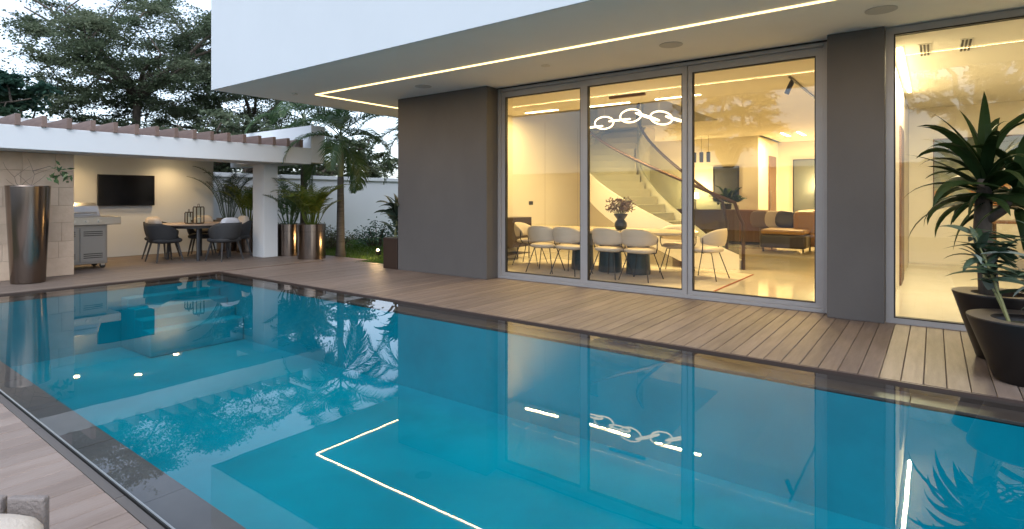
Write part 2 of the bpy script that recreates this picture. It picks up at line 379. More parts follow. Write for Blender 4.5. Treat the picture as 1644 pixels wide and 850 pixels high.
# ------------------------------------------------------------------ decks of planks
def plank_mesh(name, wd, y0, y1, mt):
    c = .003; z = 0
    pr = [(0, -.035), (wd, -.035), (wd, -c), (wd - c, z), (c, z), (0, -c)]
    mb = MB(); k = 0
    for y in (y0, y1):
        for p in pr: mb.v.append((p[0] - wd / 2, y, p[1]))
    n = len(pr)
    for j in range(n): mb.f.append((j, (j + 1) % n, n + (j + 1) % n, n + j)); mb.t.append(.5)
    mb.f.append(tuple(range(n - 1, -1, -1))); mb.f.append(tuple(range(n, 2 * n))); mb.t += [.5, .5]
    me = bpy.data.meshes.new(name); me.from_pydata(mb.v, [], mb.f); me.update(); me.materials.append(M[mt]); return me
def deck(name, x0, x1, y0, y1, mt, split=None):
    root = tag(sheet(x0, x1, y0, y1, -.04).build(name, 'seal'), kind='structure')
    P = .1303; wd = P - .0045; cache = {}
    k0 = math.ceil((x0 + .061) / P); k = k0
    while -.061 + (k + 1) * P <= x1 + .03:
        xc = -.061 + k * P + P / 2
        cuts = [y0, y1]
        if split: 
            s_ = split(k)
            if s_: cuts = [y0, s_, y1]
        for a, b in zip(cuts[:-1], cuts[1:]):
            b2 = b - (.003 if b != y1 else 0)
            key = (round(a, 3), round(b2, 3))
            if key not in cache: cache[key] = plank_mesh('plank', wd, a, b2, mt)
            o = bpy.data.objects.new('plank', cache[key]); COL.objects.link(o); o.parent = root; o.location = (xc, 0, random.uniform(-.0012, .0006))
        k += 1
    return root
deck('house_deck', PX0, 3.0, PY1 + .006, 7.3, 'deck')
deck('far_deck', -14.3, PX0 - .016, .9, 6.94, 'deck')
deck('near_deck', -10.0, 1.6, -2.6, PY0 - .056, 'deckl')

# ------------------------------------------------------------------ house
HZ = 3.06
strap_late = []
house = thing('house', (-4.0, 7.2, 0), 'white modern two-storey house with dark columns, wide overhang and glass doors', 'house')
us = MB()
us.box(-9.5, 4.5, 4.44, 4.46, HZ - .003, 6.9); us.box(-9.5, -9.48, 4.461, 19.9, HZ - .003, 6.9); us.box(4.2, 4.5, 4.461, 19.9, HZ - .003, 6.9)
us.box(-9.479, 4.199, 19.6, 19.9, HZ - .003, 6.9); us.box(-9.479, 4.199, 4.461, 19.599, 6.6, 6.88)
us.build('upper_storey', 'upper', house, bevel=.004)
sf = MB(); sf.box(-9.479, 4.199, 4.461, 7.32, HZ, HZ + .25); sf.box(-9.479, -7.395, 7.321, 19.59, HZ, HZ + .25); sf.box(2.7, 4.199, 7.321, 19.59, HZ, HZ + .25)
sf.build('soffit', 'soffit', house)
wl = MB(); wl.box(-7.71, -5.65, 6.87, 7.4, 0, HZ - .002); wl.build('column', 'dark', house, bevel=.006)
MB().box(-.93, -.41, 6.93, 7.32, 0, HZ - .002).build('column', 'dark', house, bevel=.006)
MB().box(2.6, 3.6, 6.93, 7.32, 0, HZ - .002).build('column', 'dark', house, bevel=.006)
MB().box(-7.70, -7.4, 7.402, 19.8, 0, HZ - .002).build('side_wall', 'white', house)
# led strip of the soffit
def ledbar(x0, x1, y0, y1, z, parent, mt='led', name='light_strip'):
    return MB().box(x0, x1, y0, y1, z - .014, z - .001).build(name, mt, parent)
ledbar(-8.47, 4.3, 5.69, 5.715, HZ, house); ledbar(-8.47, -8.445, 5.717, 16, HZ, house)
light('lamp', 'AREA', (-2.08, 5.70, HZ - .02), 30, (1, .60, .24), house, 12.7, .03); light('lamp', 'AREA', (-8.457, 8.8, HZ - .02), 12, (1, .60, .24), house, .03, 6.2)
for (x, y, r, mt) in ((-2.43, 6.30, .12, 'speaker'), (-.40, 6.31, .12, 'speaker'), (-6.49, 6.31, .12, 'speaker'), (-4.16, 6.3, .05, 'grille')):
    MB().lathe([(r + .012, HZ - .001), (r + .012, HZ - .006), (r, HZ - .008), (r * .4, HZ - .009), (.01, HZ - .009)], 32, (x, y)).build('ceiling_speaker', mt, house)
MB().box(-8.70, -8.62, 5.39, 5.46, HZ - .03, HZ - .001).build('sensor', 'grille', house, bevel=.01)
# sliding doors
YF = 7.2
def frame(x0, x1, z0, z1, gx0, gx1, gz0, gz1, y, d, name='sliding_door', mt='frame'):
    fm = MB()
    fm.box(x0, gx0, y - d, y + d, z0, z1); fm.box(gx1, x1, y - d, y + d, z0, z1)
    fm.box(gx0 + .0, gx1 - .0, y - d + .001, y + d - .001, z0, gz0); fm.box(gx0, gx1, y - d + .001, y + d - .001, gz1, z1)
    fo = fm.build(name, mt, house)
    gk = MB(); t = .012
    for (a, b, c, e) in ((gx0 + .0005, gx0 + t, gz0 + .0005, gz1 - .0005), (gx1 - t, gx1 - .0005, gz0 + .0005, gz1 - .0005), (gx0 + t, gx1 - t, gz0 + .0005, gz0 + t), (gx0 + t, gx1 - t, gz1 - t, gz1 - .0005)):
        gk.box(a, b, y - d + .006, y + d - .01, c, e)
    gk.build('gasket', 'seal', fo)
    pn = MB(); pn.face((gx0 + t, y, gz0 + t), (gx1 - t, y, gz0 + t), (gx1 - t, y, gz1 - t), (gx0 + t, y, gz1 - t)); pn.build('pane', 'glassw', fo)
    return fo
frame(-5.590, -4.073, .045, 2.995, -5.522, -4.133, .098, 2.905, 7.215, .035)
frame(-4.068, -2.553, .045, 2.995, -4.009, -2.612, .098, 2.905, 7.195, .035)
frame(-2.548, -1.000, .045, 2.995, -2.490, -1.077, .098, 2.905, 7.215, .035)
of = MB(); of.box(-5.648, -5.594, 7.15, 7.30, 0, 3.04); of.box(-.996, -.932, 7.15, 7.30, 0, 3.04)
of.box(-5.592, -.998, 7.151, 7.29, 0, .043); of.box(-5.592, -.998, 7.151, 7.29, 2.998, 3.04)
of.build('door_frame', 'frame', house, bevel=.003)
MB().box(-5.648, -.932, 7.14, 7.31, 3.042, 3.058).build('head_track', 'seal', house)
frame(-.405, 2.6, 0, 3.055, -.335, 2.5, .055, 2.985, 7.06, .045, name='fixed_window')

# ------------------------------------------------------------------ interior shell
fl = sheet(-7.395, 3.0, 7.30, 19.7, .004).build('interior_floor', 'marble'); tag(fl, kind='structure')
CZ = 3.1
inn = MB(); inn.box(-7.39, -7.25, 7.41, 19.6, 0, 5.4); inn.build('interior_wall', 'wallin', house)
MB().box(-7.249, -4.13, 17.0, 17.15, .005, 5.4).build('interior_wall', 'wallin', house)
MB().box(-4.13, -4.0, 17.002, 19.5, .005, 3.047).build('interior_wall', 'wallin', house)
MB().box(-3.999, -.56, 19.5, 19.6, .005, 3.047).build('interior_wall', 'wallin', house)
MB().box(-.555, -.41, 7.33, 19.6, .005, 3.054).build('interior_wall', 'wallin', house)
MB().box(-.405, 3.0, 13.7, 13.8, .005, 3.054).build('interior_wall', 'wallin', house)
MB().box(2.62, 3.0, 7.33, 13.69, .005, 3.054).build('interior_wall', 'wallin', house)
M2 = MB()
M2.box(-7.249, -.556, 7.33, 9.76, HZ - .012, HZ - .003)
M2.box(-3.9, -.556, 9.761, 19.49, HZ - .012, HZ - .003)
M2.box(-7.249, -3.901, 13.0, 16.99, HZ - .012, HZ - .003)
M2.box(-.404, 2.61, 7.33, 13.69, HZ - .012, HZ - .003)
for q in ((-7.249, -.556, 7.33, 9.76), (-3.9, -.556, 9.761, 19.49), (-7.249, -3.901, 13.0, 16.99)): M2.box(q[0], q[1], q[2], q[3], HZ, HZ + .24)
M2.box(-7.249, -3.9, 9.7, 13.1, 5.4, 5.5); M2.box(-7.249, -3.9, 9.5, 9.69, HZ + .25, 5.5); M2.box(-3.89, -3.8, 9.7, 13.1, HZ + .25, 5.5); M2.box(-7.249, -3.9, 13.11, 13.2, HZ + .25, 5.5)
M2.build('ceiling', 'ceilin', house)
# ------------------------------------------------------------------ lights of the interior
def strip_lamp(x0, x1, y0, y1, z, energy, label, col=WARM, mt='ledin', group='recessed indoor light strips'):
    t = thing('light_strip', ((x0 + x1) / 2, (y0 + y1) / 2, z), label, 'light', group)
    MB().box(x0 - .02, x1 + .02, y0 - .02, y1 + .02, z - .006, z - .001).build('housing', 'grille', t)
    MB().box(x0, x1, y0, y1, z - .016, z - .007).build('diffuser', mt, t)
    if energy: light('lamp', 'AREA', ((x0 + x1) / 2, (y0 + y1) / 2, z - .03), energy, col, t, x1 - x0, y1 - y0)
    return t
CB = HZ - .012
strip_lamp(-6.76, -5.99, 9.48, 9.53, CB, 16, 'short warm ceiling light strip seen through the leftmost glass panel')
strip_lamp(-5.29, -4.47, 9.53, 9.58, CB, 36, 'warm ceiling light strip left of the gap behind the chandelier')
strip_lamp(-3.97, -3.17, 9.53, 9.58, CB, 36, 'warm ceiling light strip crossing the mullion right of the chandelier')
strip_lamp(-3.35, -3.28, 16.6, 17.6, CB, 40, 'left of two short light strips on the far lounge ceiling')
strip_lamp(-2.95, -2.88, 16.6, 17.6, CB, 40, 'right of two short light strips on the far lounge ceiling')
strip_lamp(-.345, -.305, 7.95, 11.4, CB, 76, 'long white ceiling light strip inside the right-hand window', (1.0, .83, .48), 'ledw', None)

# ------------------------------------------------------------------ dining area
rugo = thing('rug', (-4.4, 8.8, .004), 'pale beige rug with thin rust border under the indoor dining table', 'rug')
MB().box(-6.4, -2.43, 7.62, 9.94, .006, .016).build('pile', 'rug', rugo); MB().box(-2.429, -2.41, 7.62, 9.94, .006, .015).build('border', 'rugedge', rugo)
ZR = .016
dt = thing('dining_table', (-4.55, 8.85, ZR), 'long oval cream stone dining table on dark teal drum bases', 'table')
def oval(mb, cx, cy, rx, ry, z0, z1, n=48, p=.75):
    def q(v): return math.copysign(abs(v) ** p, v)
    k = len(mb.v)
    prof = [(.97, z0), (1, z0 + .012), (1, z1 - .008), (.993, z1)]
    for s_, z in prof:
        for j in range(n): a = 2 * math.pi * j / n; mb.v.append((cx + rx * s_ * q(math.cos(a)), cy + ry * s_ * q(math.sin(a)), z))
    for i in range(3):
        for j in range(n): mb.f.append((k + i * n + j, k + i * n + (j + 1) % n, k + (i + 1) * n + (j + 1) % n, k + (i + 1) * n + j)); mb.t.append(.5)
    mb.f.append(tuple(k + j for j in reversed(range(n)))); mb.f.append(tuple(k + 3 * n + j for j in range(n))); mb.t += [.5, .5]
    return mb
oval(MB(), -4.55, 8.85, 1.55, .62, .70, .745).build('table_top', 'tabletopin', dt)
for xx in (-5.05, -4.50, -3.98): MB().lathe([(.20, ZR), (.205, ZR + .02), (.185, .35), (.19, .695)], 28, (xx, 8.85)).build('drum_base', 'teal', dt, smooth=False)
def build_chair():
    t = thing('dining_chair', (0, 0, 0), 'x', 'chair', 'indoor dining chairs')
    MB().cushion(0, .02, .455, .24, .235, .045, .6, 28, 8).build('seat', 'cream', t, smooth=True, world=False)
    def zb(u): return .53 + .04 * abs(2 * u - 1) ** 2
    def zt(u): return .80 - .14 * abs(2 * u - 1) ** 2.5
    MB().shell(.285, .255, R(180 + 2), R(360 - 2), zb, zt, .05, 26, 6, .03).build('backrest', 'cream', t, smooth=True, world=False)
    for sx in (-1, 1):
        for sy in (-1, 1):
            MB().tube([(sx * .13, sy * .12 + .02, .415), (sx * .145, sy * .14 + .02, .41), (sx * .25, sy * .26 + .02, 0)], .0085, 6).build('leg', 'blackmetal', t, world=False)
        MB().tube([(sx * .16, 0, .412), (sx * .27, -.02, .43), (sx * .30, -.045, .50), (sx * .303, -.05, .66)], .0085, 6).build('upright', 'blackmetal', t, world=False)
    MB().tube([(.13, .14, .412), (-.13, .14, .412)], .008, 6).build('seat_rail', 'blackmetal', t, world=False)
    return t
ch = build_chair()
CH = [(-5.38, 8.13, 8, 'cream dining chair with its back to the glass, in front of the leftmost panel'),
      (-4.86, 8.12, -4, 'cream dining chair cut by the left mullion, back to the glass'),
      (-4.16, 8.20, -8, 'cream dining chair with its back to the glass, below the dark vase'),
      (-3.66, 8.22, -3, 'cream dining chair with its back to the glass, right of the dark vase'),
      (-6.22, 8.85, -78, 'cream dining chair at the far left head of the indoor table'),
      (-2.86, 8.98, 84, 'cream dining chair at the right head of the table beside the stair'),
      (-3.55, 9.50, 190, 'cream dining chair on the far side of the table, before the stair')]
for i, (x, y, a, lb) in enumerate(CH):
    if i == 0: ch.location = (x, y, ZR); ch.rotation_euler = (0, 0, R(a)); ch['label'] = lb
    else: dup(ch, (x, y, ZR), R(a), lb)
vz = thing('vase', (-4.24, 8.72, .745), 'dark double-bellied ceramic vase on the dining table', 'vase')
MB().lathe([(.055, .746), (.085, .76), (.105, .82), (.10, .87), (.065, .915), (.06, .925), (.085, .96), (.115, 1.0), (.118, 1.02), (.105, 1.02), (.08, .98)], 28, (-4.24, 8.72)).build('body', 'vase', vz, smooth=True)
fb = thing('flower_bouquet', (-4.24, 8.72, .98), 'dusty dried flowers spreading out of the dark vase', 'flowers')
st = MB(); lf = MB()
for k in range(60):
    a = random.uniform(0, 6.28); e = random.uniform(.5, 1.4); L_ = random.uniform(.16, .34)
    d = Vector((math.cos(a) * math.cos(e), math.sin(a) * math.cos(e), math.sin(e))); p0 = Vector((-4.24, 8.72, .97)); p1 = p0 + d * L_
    st.tube([p0, p1], .003, 4)
    for j in range(9):
        c = p1 + Vector((random.gauss(0, .028), random.gauss(0, .028), random.gauss(0, .02))); u = Vector((random.gauss(0, 1), random.gauss(0, 1), random.gauss(0, 1))).normalized() * .022; v = u.orthogonal().normalized() * .015
        lf.face(c - u, c + v, c + u, c - v)
st.build('stems', 'stem', fb); tag(lf.build('petals', 'flower', fb), kind='stuff')
# chandelier: glowing chain of links
cn = thing('chandelier', (-4.1, 8.85, 2.6), 'glowing chain-link pendant lamp hanging over the indoor dining table', 'lamp')
MB().box(-4.52, -3.86, 8.83, 8.89, CB - .045, CB - .002).build('canopy', 'wood', cn, bevel=.006)
def link(c, rx, rz, tilt, yaw):
    pts = []
    for j in range(33):
        a = 2 * math.pi * j / 32; p = Vector((rx * math.cos(a), 0, rz * math.sin(a)))
        p = Matrix.Rotation(yaw, 4, 'Z') @ (Matrix.Rotation(tilt, 4, 'Y') @ p); pts.append(Vector(c) + p)
    MB().tube(pts, .013, 8, cap=False).build('light_link', 'ledch', cn)
link((-4.62, 8.85, 2.60), .17, .105, 0, .15); link((-4.12, 8.85, 2.68), .185, .11, -.05, .1); link((-3.58, 8.85, 2.60), .185, .105, .25, .1)
for (a, b) in (((-4.98, 8.85, 2.535), (-4.66, 8.85, 2.55)), ((-4.52, 8.86, 2.62), (-4.14, 8.86, 2.63)), ((-4.02, 8.85, 2.72), (-3.62, 8.85, 2.56)), ((-3.50, 8.86, 2.62), (-3.14, 8.86, 2.48))):
    a = Vector(a); b = Vector(b); d = (b - a); n = Vector((0, 1, 0)); mid = (a + b) / 2; pts = []
    for j in range(25):
        q = 2 * math.pi * j / 24; pts.append(mid + d * .5 * math.cos(q) + n * .10 * math.sin(q) + Vector((0, 0, .012 * math.sin(q))))
    MB().tube(pts, .013, 8, cap=False).build('light_link', 'ledch', cn)
for x, z in ((-4.62, 2.70), (-4.18, 2.79), (-3.95, 2.76), (-3.62, 2.70)): MB().tube([(x, 8.85, z), (x + .02, 8.86, CB - .002)], .003, 4).build('wire', 'grille', cn)
# sideboard
sb = thing('sideboard', (-7.0, 9.35, ZR), 'dark wood cabinet on thin legs at the left edge of the dining room', 'cabinet')
MB().box(-7.24, -6.86, 9.0, 9.85, .27, .88).build('body', 'darkwood', sb, bevel=.006)
for a in (-7.2, -6.9):
    for b in (9.04, 9.81): MB().tube([(a, b, .005), (a, b, .27)], .012, 6).build('leg', 'blackmetal', sb)
MB().box(-7.22, -6.88, 9.02, 9.83, .12, .135).build('shelf', 'darkwood', sb)
sw = MB().box(-7.249, -7.238, 10.3, 10.45, 1.13, 1.21).build('light_switch', 'blackmetal'); tag(sw, 'small dark switch plate on the yellow dining room wall', 'switch')
# ------------------------------------------------------------------ curved stair
C0 = Vector((-4.12, 13.11, 0)); RO = 2.94; RI = 1.72
A0 = math.atan2(10.54 - 13.11, -2.69 + 4.12)
ND = 19; RISE = .165; DA = -R(7.2)
stair = thing('staircase', (-2.8, 11.1, .006), 'sweeping curved cream staircase with glass balustrade behind the dining table', 'staircase')
def cp(r, a, z): return (C0.x + r * math.cos(a), C0.y + r * math.sin(a), z)
for k in range(ND):
    a0 = A0 + DA * k; a1 = A0 + DA * (k + 1) - .004 * 0; z1 = RISE * (k + 1); zb_ = max(.006, z1 - RISE - .16)
    mb = MB(); n = 3
    for i in range(n + 1):
        a = a0 + (a1 + DA * .12 - a0) * i / n * 1.0
        for (r, z) in ((RI, z1 - .001 * k), (RO - .05, z1 - .001 * k), (RO - .05, zb_), (RI, zb_)): mb.v.append(cp(r, a, z))
    for i in range(n):
        for j in range(4): mb.f.append((i * 4 + j, i * 4 + (j + 1) % 4, (i + 1) * 4 + (j + 1) % 4, (i + 1) * 4 + j)); mb.t.append(.5)
    mb.f += [(3, 2, 1, 0), tuple(n * 4 + j for j in range(4))]; mb.t += [.5, .5]
    mb.build('step', 'stair', stair, bevel=.004)
def ztop(a): return RISE * ((a - A0) / DA) + .22
def band(mb, r0, r1, f0, f1, aA, aB, n=60):
    k = len(mb.v)
    for i in range(n + 1):
        a = aA + (aB - aA) * i / n
        for (r, z) in ((r0, f1(a)), (r1, f1(a)), (r1, f0(a)), (r0, f0(a))): mb.v.append(cp(r, a, z))
    for i in range(n):
        for j in range(4): mb.f.append((k + i * 4 + j, k + i * 4 + (j + 1) % 4, k + (i + 1) * 4 + (j + 1) % 4, k + (i + 1) * 4 + j)); mb.t.append(.5)
    mb.f += [(k + 3, k + 2, k + 1, k), tuple(k + n * 4 + j for j in range(4))]; mb.t += [.5, .5]
AE = A0 + DA * ND
for r in (RO, RI - .05):
    mb = MB(); band(mb, r - .045, r, lambda a: max(.006, ztop(a) - .60), lambda a: ztop(a), A0 + DA * .3, AE); mb.build('stringer', 'stringer', stair, smooth=False)
    mb = MB(); band(mb, r - .03, r - .018, lambda a: ztop(a) + .001, lambda a: ztop(a) + .88, A0 + DA * .3, AE); mb.build('glass_balustrade', 'glassb', stair)
    pts = [cp(r - .022, A0 + DA * .1, .006), cp(r - .022, A0 + DA * .1, .82), cp(r - .022, A0 + DA * .25, .92)] + [cp(r - .022, A0 + DA * (.5 + .5 * i), ztop(A0 + DA * (.5 + .5 * i)) + .90) for i in range(2 * ND - 1)]
    MB().tube(pts, .032, 8).build('handrail', 'rail', stair, smooth=True)
# ------------------------------------------------------------------ lounge behind
sofa = thing('sofa', (-2.7, 15.2, .006), 'ochre leather sofa with dark front seen through the right sliding panel', 'sofa')
MB().box(-3.35, -2.35, 14.35, 15.4, .10, .42).build('seat_base', 'sofad', sofa, bevel=.05)
MB().box(-3.33, -2.37, 14.33, 15.3, .422, .54).build('seat_cushion', 'sofa', sofa, bevel=.05)
MB().box(-2.75, -2.2, 15.0, 16.6, .10, .98).build('armrest', 'sofa', sofa, bevel=.12)
MB().box(-3.7, -2.76, 15.75, 16.2, .10, .80).build('backrest', 'cushion', sofa, bevel=.09)
for a in (-3.28, -2.42):
    for b in (14.42, 15.3): MB().tube([(a, b, .005), (a, b, .1)], .02, 6).build('leg', 'blackmetal', sofa)
for i, (x, y, mt, lb) in enumerate(((-3.62, 15.60, 'cushion', 'taupe cushion leaning at the left end of the ochre sofa'), (-3.25, 15.55, 'pillow', 'beige cushion between two darker cushions on the sofa'), (-2.98, 15.45, 'sofad', 'black cushion beside the ochre sofa armrest'))):
    MBo = MB().cushion(0, 0, 0, .25, .09, .22, .5, 20, 8).build('sofa_cushion', mt, smooth=True); MBo.location = (x, y, .74); MBo.rotation_euler = (R(-14), R(6 * (i - 1)), 0); tag(MBo, lb, 'cushion', 'cushions on the lounge sofa')
def picture(x0, x1, y, z0, z1, mt, name, label, fw=.03, frm='blackmetal'):
    t = thing(name, ((x0 + x1) / 2, y, (z0 + z1) / 2), label, 'painting')
    MB().box(x0, x1, y - .025, y - .004, z0, z1).build('canvas', mt, t)
    f = MB(); f.box(x0 - fw, x0 - .001, y - .04, y - .003, z0 - fw, z1 + fw); f.box(x1 + .001, x1 + fw, y - .04, y - .003, z0 - fw, z1 + fw); f.box(x0 - .001, x1 + .001, y - .04, y - .003, z1 + .001, z1 + fw); f.box(x0 - .001, x1 + .001, y - .04, y - .003, z0 - fw, z0 - .001)
    f.build('picture_frame', frm, t)
picture(-5.226, -4.55, 17.0, 1.21, 2.17, 'canvasd', 'painting', 'dark charcoal painting on the wall above the stair rail')
picture(-3.526, -2.3, 19.5, .82, 2.456, 'canvas', 'painting', 'large slate grey painting on the far lounge wall')
picture(-.0, 1.35, 13.7, 1.15, 2.41, 'art', 'painting', 'floral painting in orange and green behind the potted dracaena', .02, 'rail')
dr = thing('interior_door', (-3.95, 18.6, .006), 'tall narrow brown wooden door in the lounge wall recess', 'door')
MB().box(-3.998, -3.96, 18.2, 19.1, .006, 2.55).build('door_leaf', 'wood', dr); MB().tube([(-3.95, 18.3, .9), (-3.95, 18.3, 1.5)], .012, 6).build('handle', 'chrome', dr)
sc_ = thing('wall_lamp', (-2.85, 19.4, 1.5), 'glowing wall lamp in front of the slate grey painting', 'lamp')
MB().lathe([(.02, 1.40), (.06, 1.42), (.085, 1.58), (.07, 1.58), (.05, 1.44)], 20, (-2.8, 19.3)).build('lamp_shade', 'ledin', sc_); MB().box(-2.83, -2.77, 19.3, 19.47, 1.25, 1.38).build('bracket', 'rail', sc_)
light('lamp', 'POINT', (-2.8, 19.2, 1.68), 30, WARM, sc_, .06)
tl = thing('table_lamp', (-5.62, 16.5, .95), 'small glowing table lamp on the console beside the dark painting', 'lamp')
MB().lathe([(.06, .951), (.06, .965), (.015, .98), (.015, 1.25)], 16, (-5.62, 16.5)).build('stand', 'rail', tl); MB().lathe([(.10, 1.26), (.07, 1.44), (.06, 1.44), (.09, 1.26)], 20, (-5.62, 16.5)).build('lamp_shade', 'ledin', tl)
light('lamp', 'POINT', (-5.62, 16.5, 1.52), 30, WARM, tl, .06)
for i, x in enumerate((-5.55, -5.35, -5.15)):
    tag(MB().lathe([(.05, 2.30), (.055, 2.31), (.055, 2.58), (.05, 2.59), (.004, 2.60), (.004, CB - .001)], 16, (x, 16.2)).build('pendant_lamp', 'blackmetal'), ['leftmost', 'middle', 'rightmost'][i] + ' of three small black cylinder pendants near the stair', 'lamp', 'black cylinder pendants')
ct = thing('console', (-5.6, 16.6, .006), 'low brown console behind the stair with plants on it', 'console')
MB().box(-6.2, -3.7, 16.2, 16.95, .08, .95).build('body', 'wood', ct, bevel=.01); MB().box(-6.1, -3.8, 16.3, 16.9, .006, .079).build('plinth', 'blackmetal', ct)
cpl = thing('console_plant', (-4.75, 16.5, .95), 'dark leafy plant on the console in front of the charcoal painting', 'plant'); lf = MB(); rs = random.Random(77)
for k in range(46): strap_late.append((lf, (-4.75 + rs.gauss(0, .12), 16.5 + rs.gauss(0, .08), 1.12 + .25 * rs.random()), 2.4 * k, R(rs.uniform(10, 75)), rs.uniform(.25, .5), .12, rs.uniform(.6, 1.6), rs))
MB().lathe([(.10, .951), (.14, .96), (.16, 1.12), (.15, 1.12), (.13, 1.08)], 24, (-4.75, 16.5)).build('pot', 'blackmetal', cpl)
for yy in (10.95, 12.45): MB().box(-7.249, -7.2475, yy, yy + .006, .02, 3.04).build('panel_joint', 'mortar', house)
ts = thing('track_light', (-1.65, 9.9, CB), 'black ceiling track with one cylinder spotlight, inside the right panel', 'light')
MB().box(-1.685, -1.655, 8.9, 11.4, CB - .025, CB - .001).build('track', 'blackmetal', ts)
light('lamp', 'SPOT', (-1.75, 9.05, CB - .26), 85, WARM, ts, .04, spot=(R(110), .6), rot=(0, R(-12), 0))
MB().tube([(-1.67, 9.05, CB - .03), (-1.67, 9.05, CB - .07), (-1.74, 9.05, CB - .23)], [.012, .035, .035], 12).build('spot_head', 'blackmetal', ts)
for i, (x, y) in enumerate(((-.09, 8.28), (.29, 8.29))):
    t = thing('ceiling_vent', (x, y, CB), ['left', 'right'][i] + ' slot ceiling vent inside the right-hand window', 'vent', 'slot vents in the right room')
    MB().box(x - .06, x + .06, y - .33, y + .33, CB - .006, CB - .001).build('vent_frame', 'grille', t)
    for k in range(3): MB().box(x - .045 + .034 * k, x - .025 + .034 * k, y - .30, y + .30, CB - .010, CB - .0065).build('slot', 'blackmetal', t)
wd = thing('wood_panel', (-.39, 10.6, .006), 'tall brown wood door panel on the left wall of the right room', 'door')
MB().box(-.409, -.385, 10.0, 11.0, .006, 2.35).build('door_leaf', 'wood', wd)
tb = thing('side_table', (1.15, 12.6, .006), 'small wood and metal table behind the dracaena, inside the window', 'table')
MB().box(.75, 1.7, 12.3, 13.0, .86, .90).build('table_top', 'wood', tb)
for a in (.8, 1.65):
    for b in (12.35, 12.95): MB().tube([(a, b, .005), (a, b, .86)], .03, 8).build('leg', 'rail', tb)
# ------------------------------------------------------------------ pergola with outdoor kitchen
perg = thing('pergola', (-12.5, 4.0, 0), 'white flat-roofed pergola with brown timber slats over an outdoor kitchen', 'pergola')
PYA = .6
MB().box(-11.75, -10.88, PYA, 7.208, 2.02, 2.37).build('front_beam', 'white', perg, bevel=.006)
MB().box(-14.4, -10.88, 7.21, 7.56, 2.055, 2.87).build('end_beam', 'white', perg, bevel=.006)
MB().box(-12.0, -11.54, 6.50, 6.82, 0, 2.018).build('column', 'white', perg, bevel=.006)
MB().box(-12.30, -11.752, 6.3, 7.206, 2.024, 2.30).build('cross_beam', 'white', perg)
MB().box(-14.40, -12.35, PYA, 7.207, 2.23, 2.32).build('ceiling', 'white', perg)
pp = MB(); pp.box(-12.55, -12.35, PYA, 7.207, 2.322, 2.64); pp.build('roof_parapet', 'white', perg)
MB().box(-14.62, -14.30, PYA, 6.74, 0, 2.228).build('back_wall', 'white', perg)
MB().box(-14.29, -11.62, PYA + .01, PYA + .3, 0, 2.018).build('side_wall', 'white', perg)
y = 2.32 - .3115 * 5; sm = None
while y < 7.2:
    if sm is None:
        mb = MB().box(-1.70, 0, -.034, .034, -.085, .085); so_ = mb.build('slat', 'slat', perg, world=False, bevel=.004); sm = so_
    else:
        so_ = sm.copy(); COL.objects.link(so_)
    so_.location = Vector((-10.845, y - .034, 2.455)) - perg.location; y += .3115
# stone clad wall
sw_ = thing('stone_wall', (-11.75, 1.9, 0), 'travertine block wall at the left end of the pergola', 'wall')
MB().box(-11.93, -11.59, PYA + .02, 3.15, 0, 2.016).build('core', 'mortar', sw_)
HS = [.30, .27, .31, .28, .30, .27, .286]; z = 0; 
for k, hh in enumerate(HS):
    y = PYA + .02 - random.uniform(0, .5)
    while y < 3.16:
        L_ = random.choice((.42, .58, .70)); a = max(y, PYA + .02); b = min(y + L_, 3.165)
        if 3.165 - b < .12: b = 3.165
        d = random.uniform(-.002, .005)
        if b - a > .05: MB().box(-11.589, -11.57 + d, a + .0015, b - .0015, z + .0015, z + hh - .0015).build('stone_block', 'stone', sw_, bevel=.004)
        if b >= 3.165: break
        y += L_
    z += hh
for i, (x, y) in enumerate(((-13.79, 5.67), (-13.68, 3.77), (-12.83, 4.57))):
    dl = MB().lathe([(.055, 2.229), (.055, 2.218), (.042, 2.214), (.01, 2.214)], 20, (x, y)).build('downlight', 'bulb', perg)
    light('lamp', 'SPOT', (x, y, 2.2), 24, (1, .66, .30), perg, .05, spot=(R(150), .9))
fx = MB().box(-12.4, -12.34, 3.05, 3.25, 2.06, 2.226).build('wall_bracket', 'blackmetal', perg)

tv = thing('television', (-14.28, 4.85, 1.45), 'black flat television mounted on the pergola back wall', 'television')
MB().box(-14.27, -14.215, 4.303, 5.393, 1.114, 1.79).build('bezel', 'black', tv, bevel=.004); MB().box(-14.2145, -14.212, 4.315, 5.381, 1.13, 1.778).build('screen', 'screen', tv)
MB().box(-14.30, -14.271, 4.7, 5.0, 1.3, 1.6).build('mount', 'black', tv)
# grill
gr = thing('grill', (-12.45, 3.55, 0), 'stainless steel gas grill cart beside the stone wall', 'grill')
gx0, gx1, gy0, gy1 = -12.75, -12.2, 3.0, 3.84
MB().box(gx0, gx1, gy0, gy1, .09, .80).build('cabinet', 'steeld', gr, bevel=.01)
for a, b in ((gy0 + .03, 3.40), (3.42, gy1 - .03)):
    d_ = MB().box(gx1 + .001, gx1 + .018, a, b, .13, .74).build('door', 'steeld', gr, bevel=.006)
    for zz in (.20, .235, .27, .60, .635, .67):
        MB().box(gx1 + .0185, gx1 + .021, a + .05, b - .05, zz, zz + .014).build('vent_slot', 'black', d_)
MB().box(gx0 + .02, gx1 + .09, gy0 - .0, gy1 + .19, .80, .945).build('work_shelf', 'steel', gr, bevel=.008)
hp = MB(); prof = [(-12.72, .947), (-12.72, 1.08), (-12.64, 1.17), (-12.50, 1.20), (-12.34, 1.14), (-12.22, .99), (-12.19, .947)]
for yy in (gy0 + .02, gy1 - .10):
    for p in prof: hp.v.append((p[0], yy, p[1]))
n = len(prof)
for j in range(n): hp.f.append((j, (j + 1) % n, n + (j + 1) % n, n + j)); hp.t.append(.5)
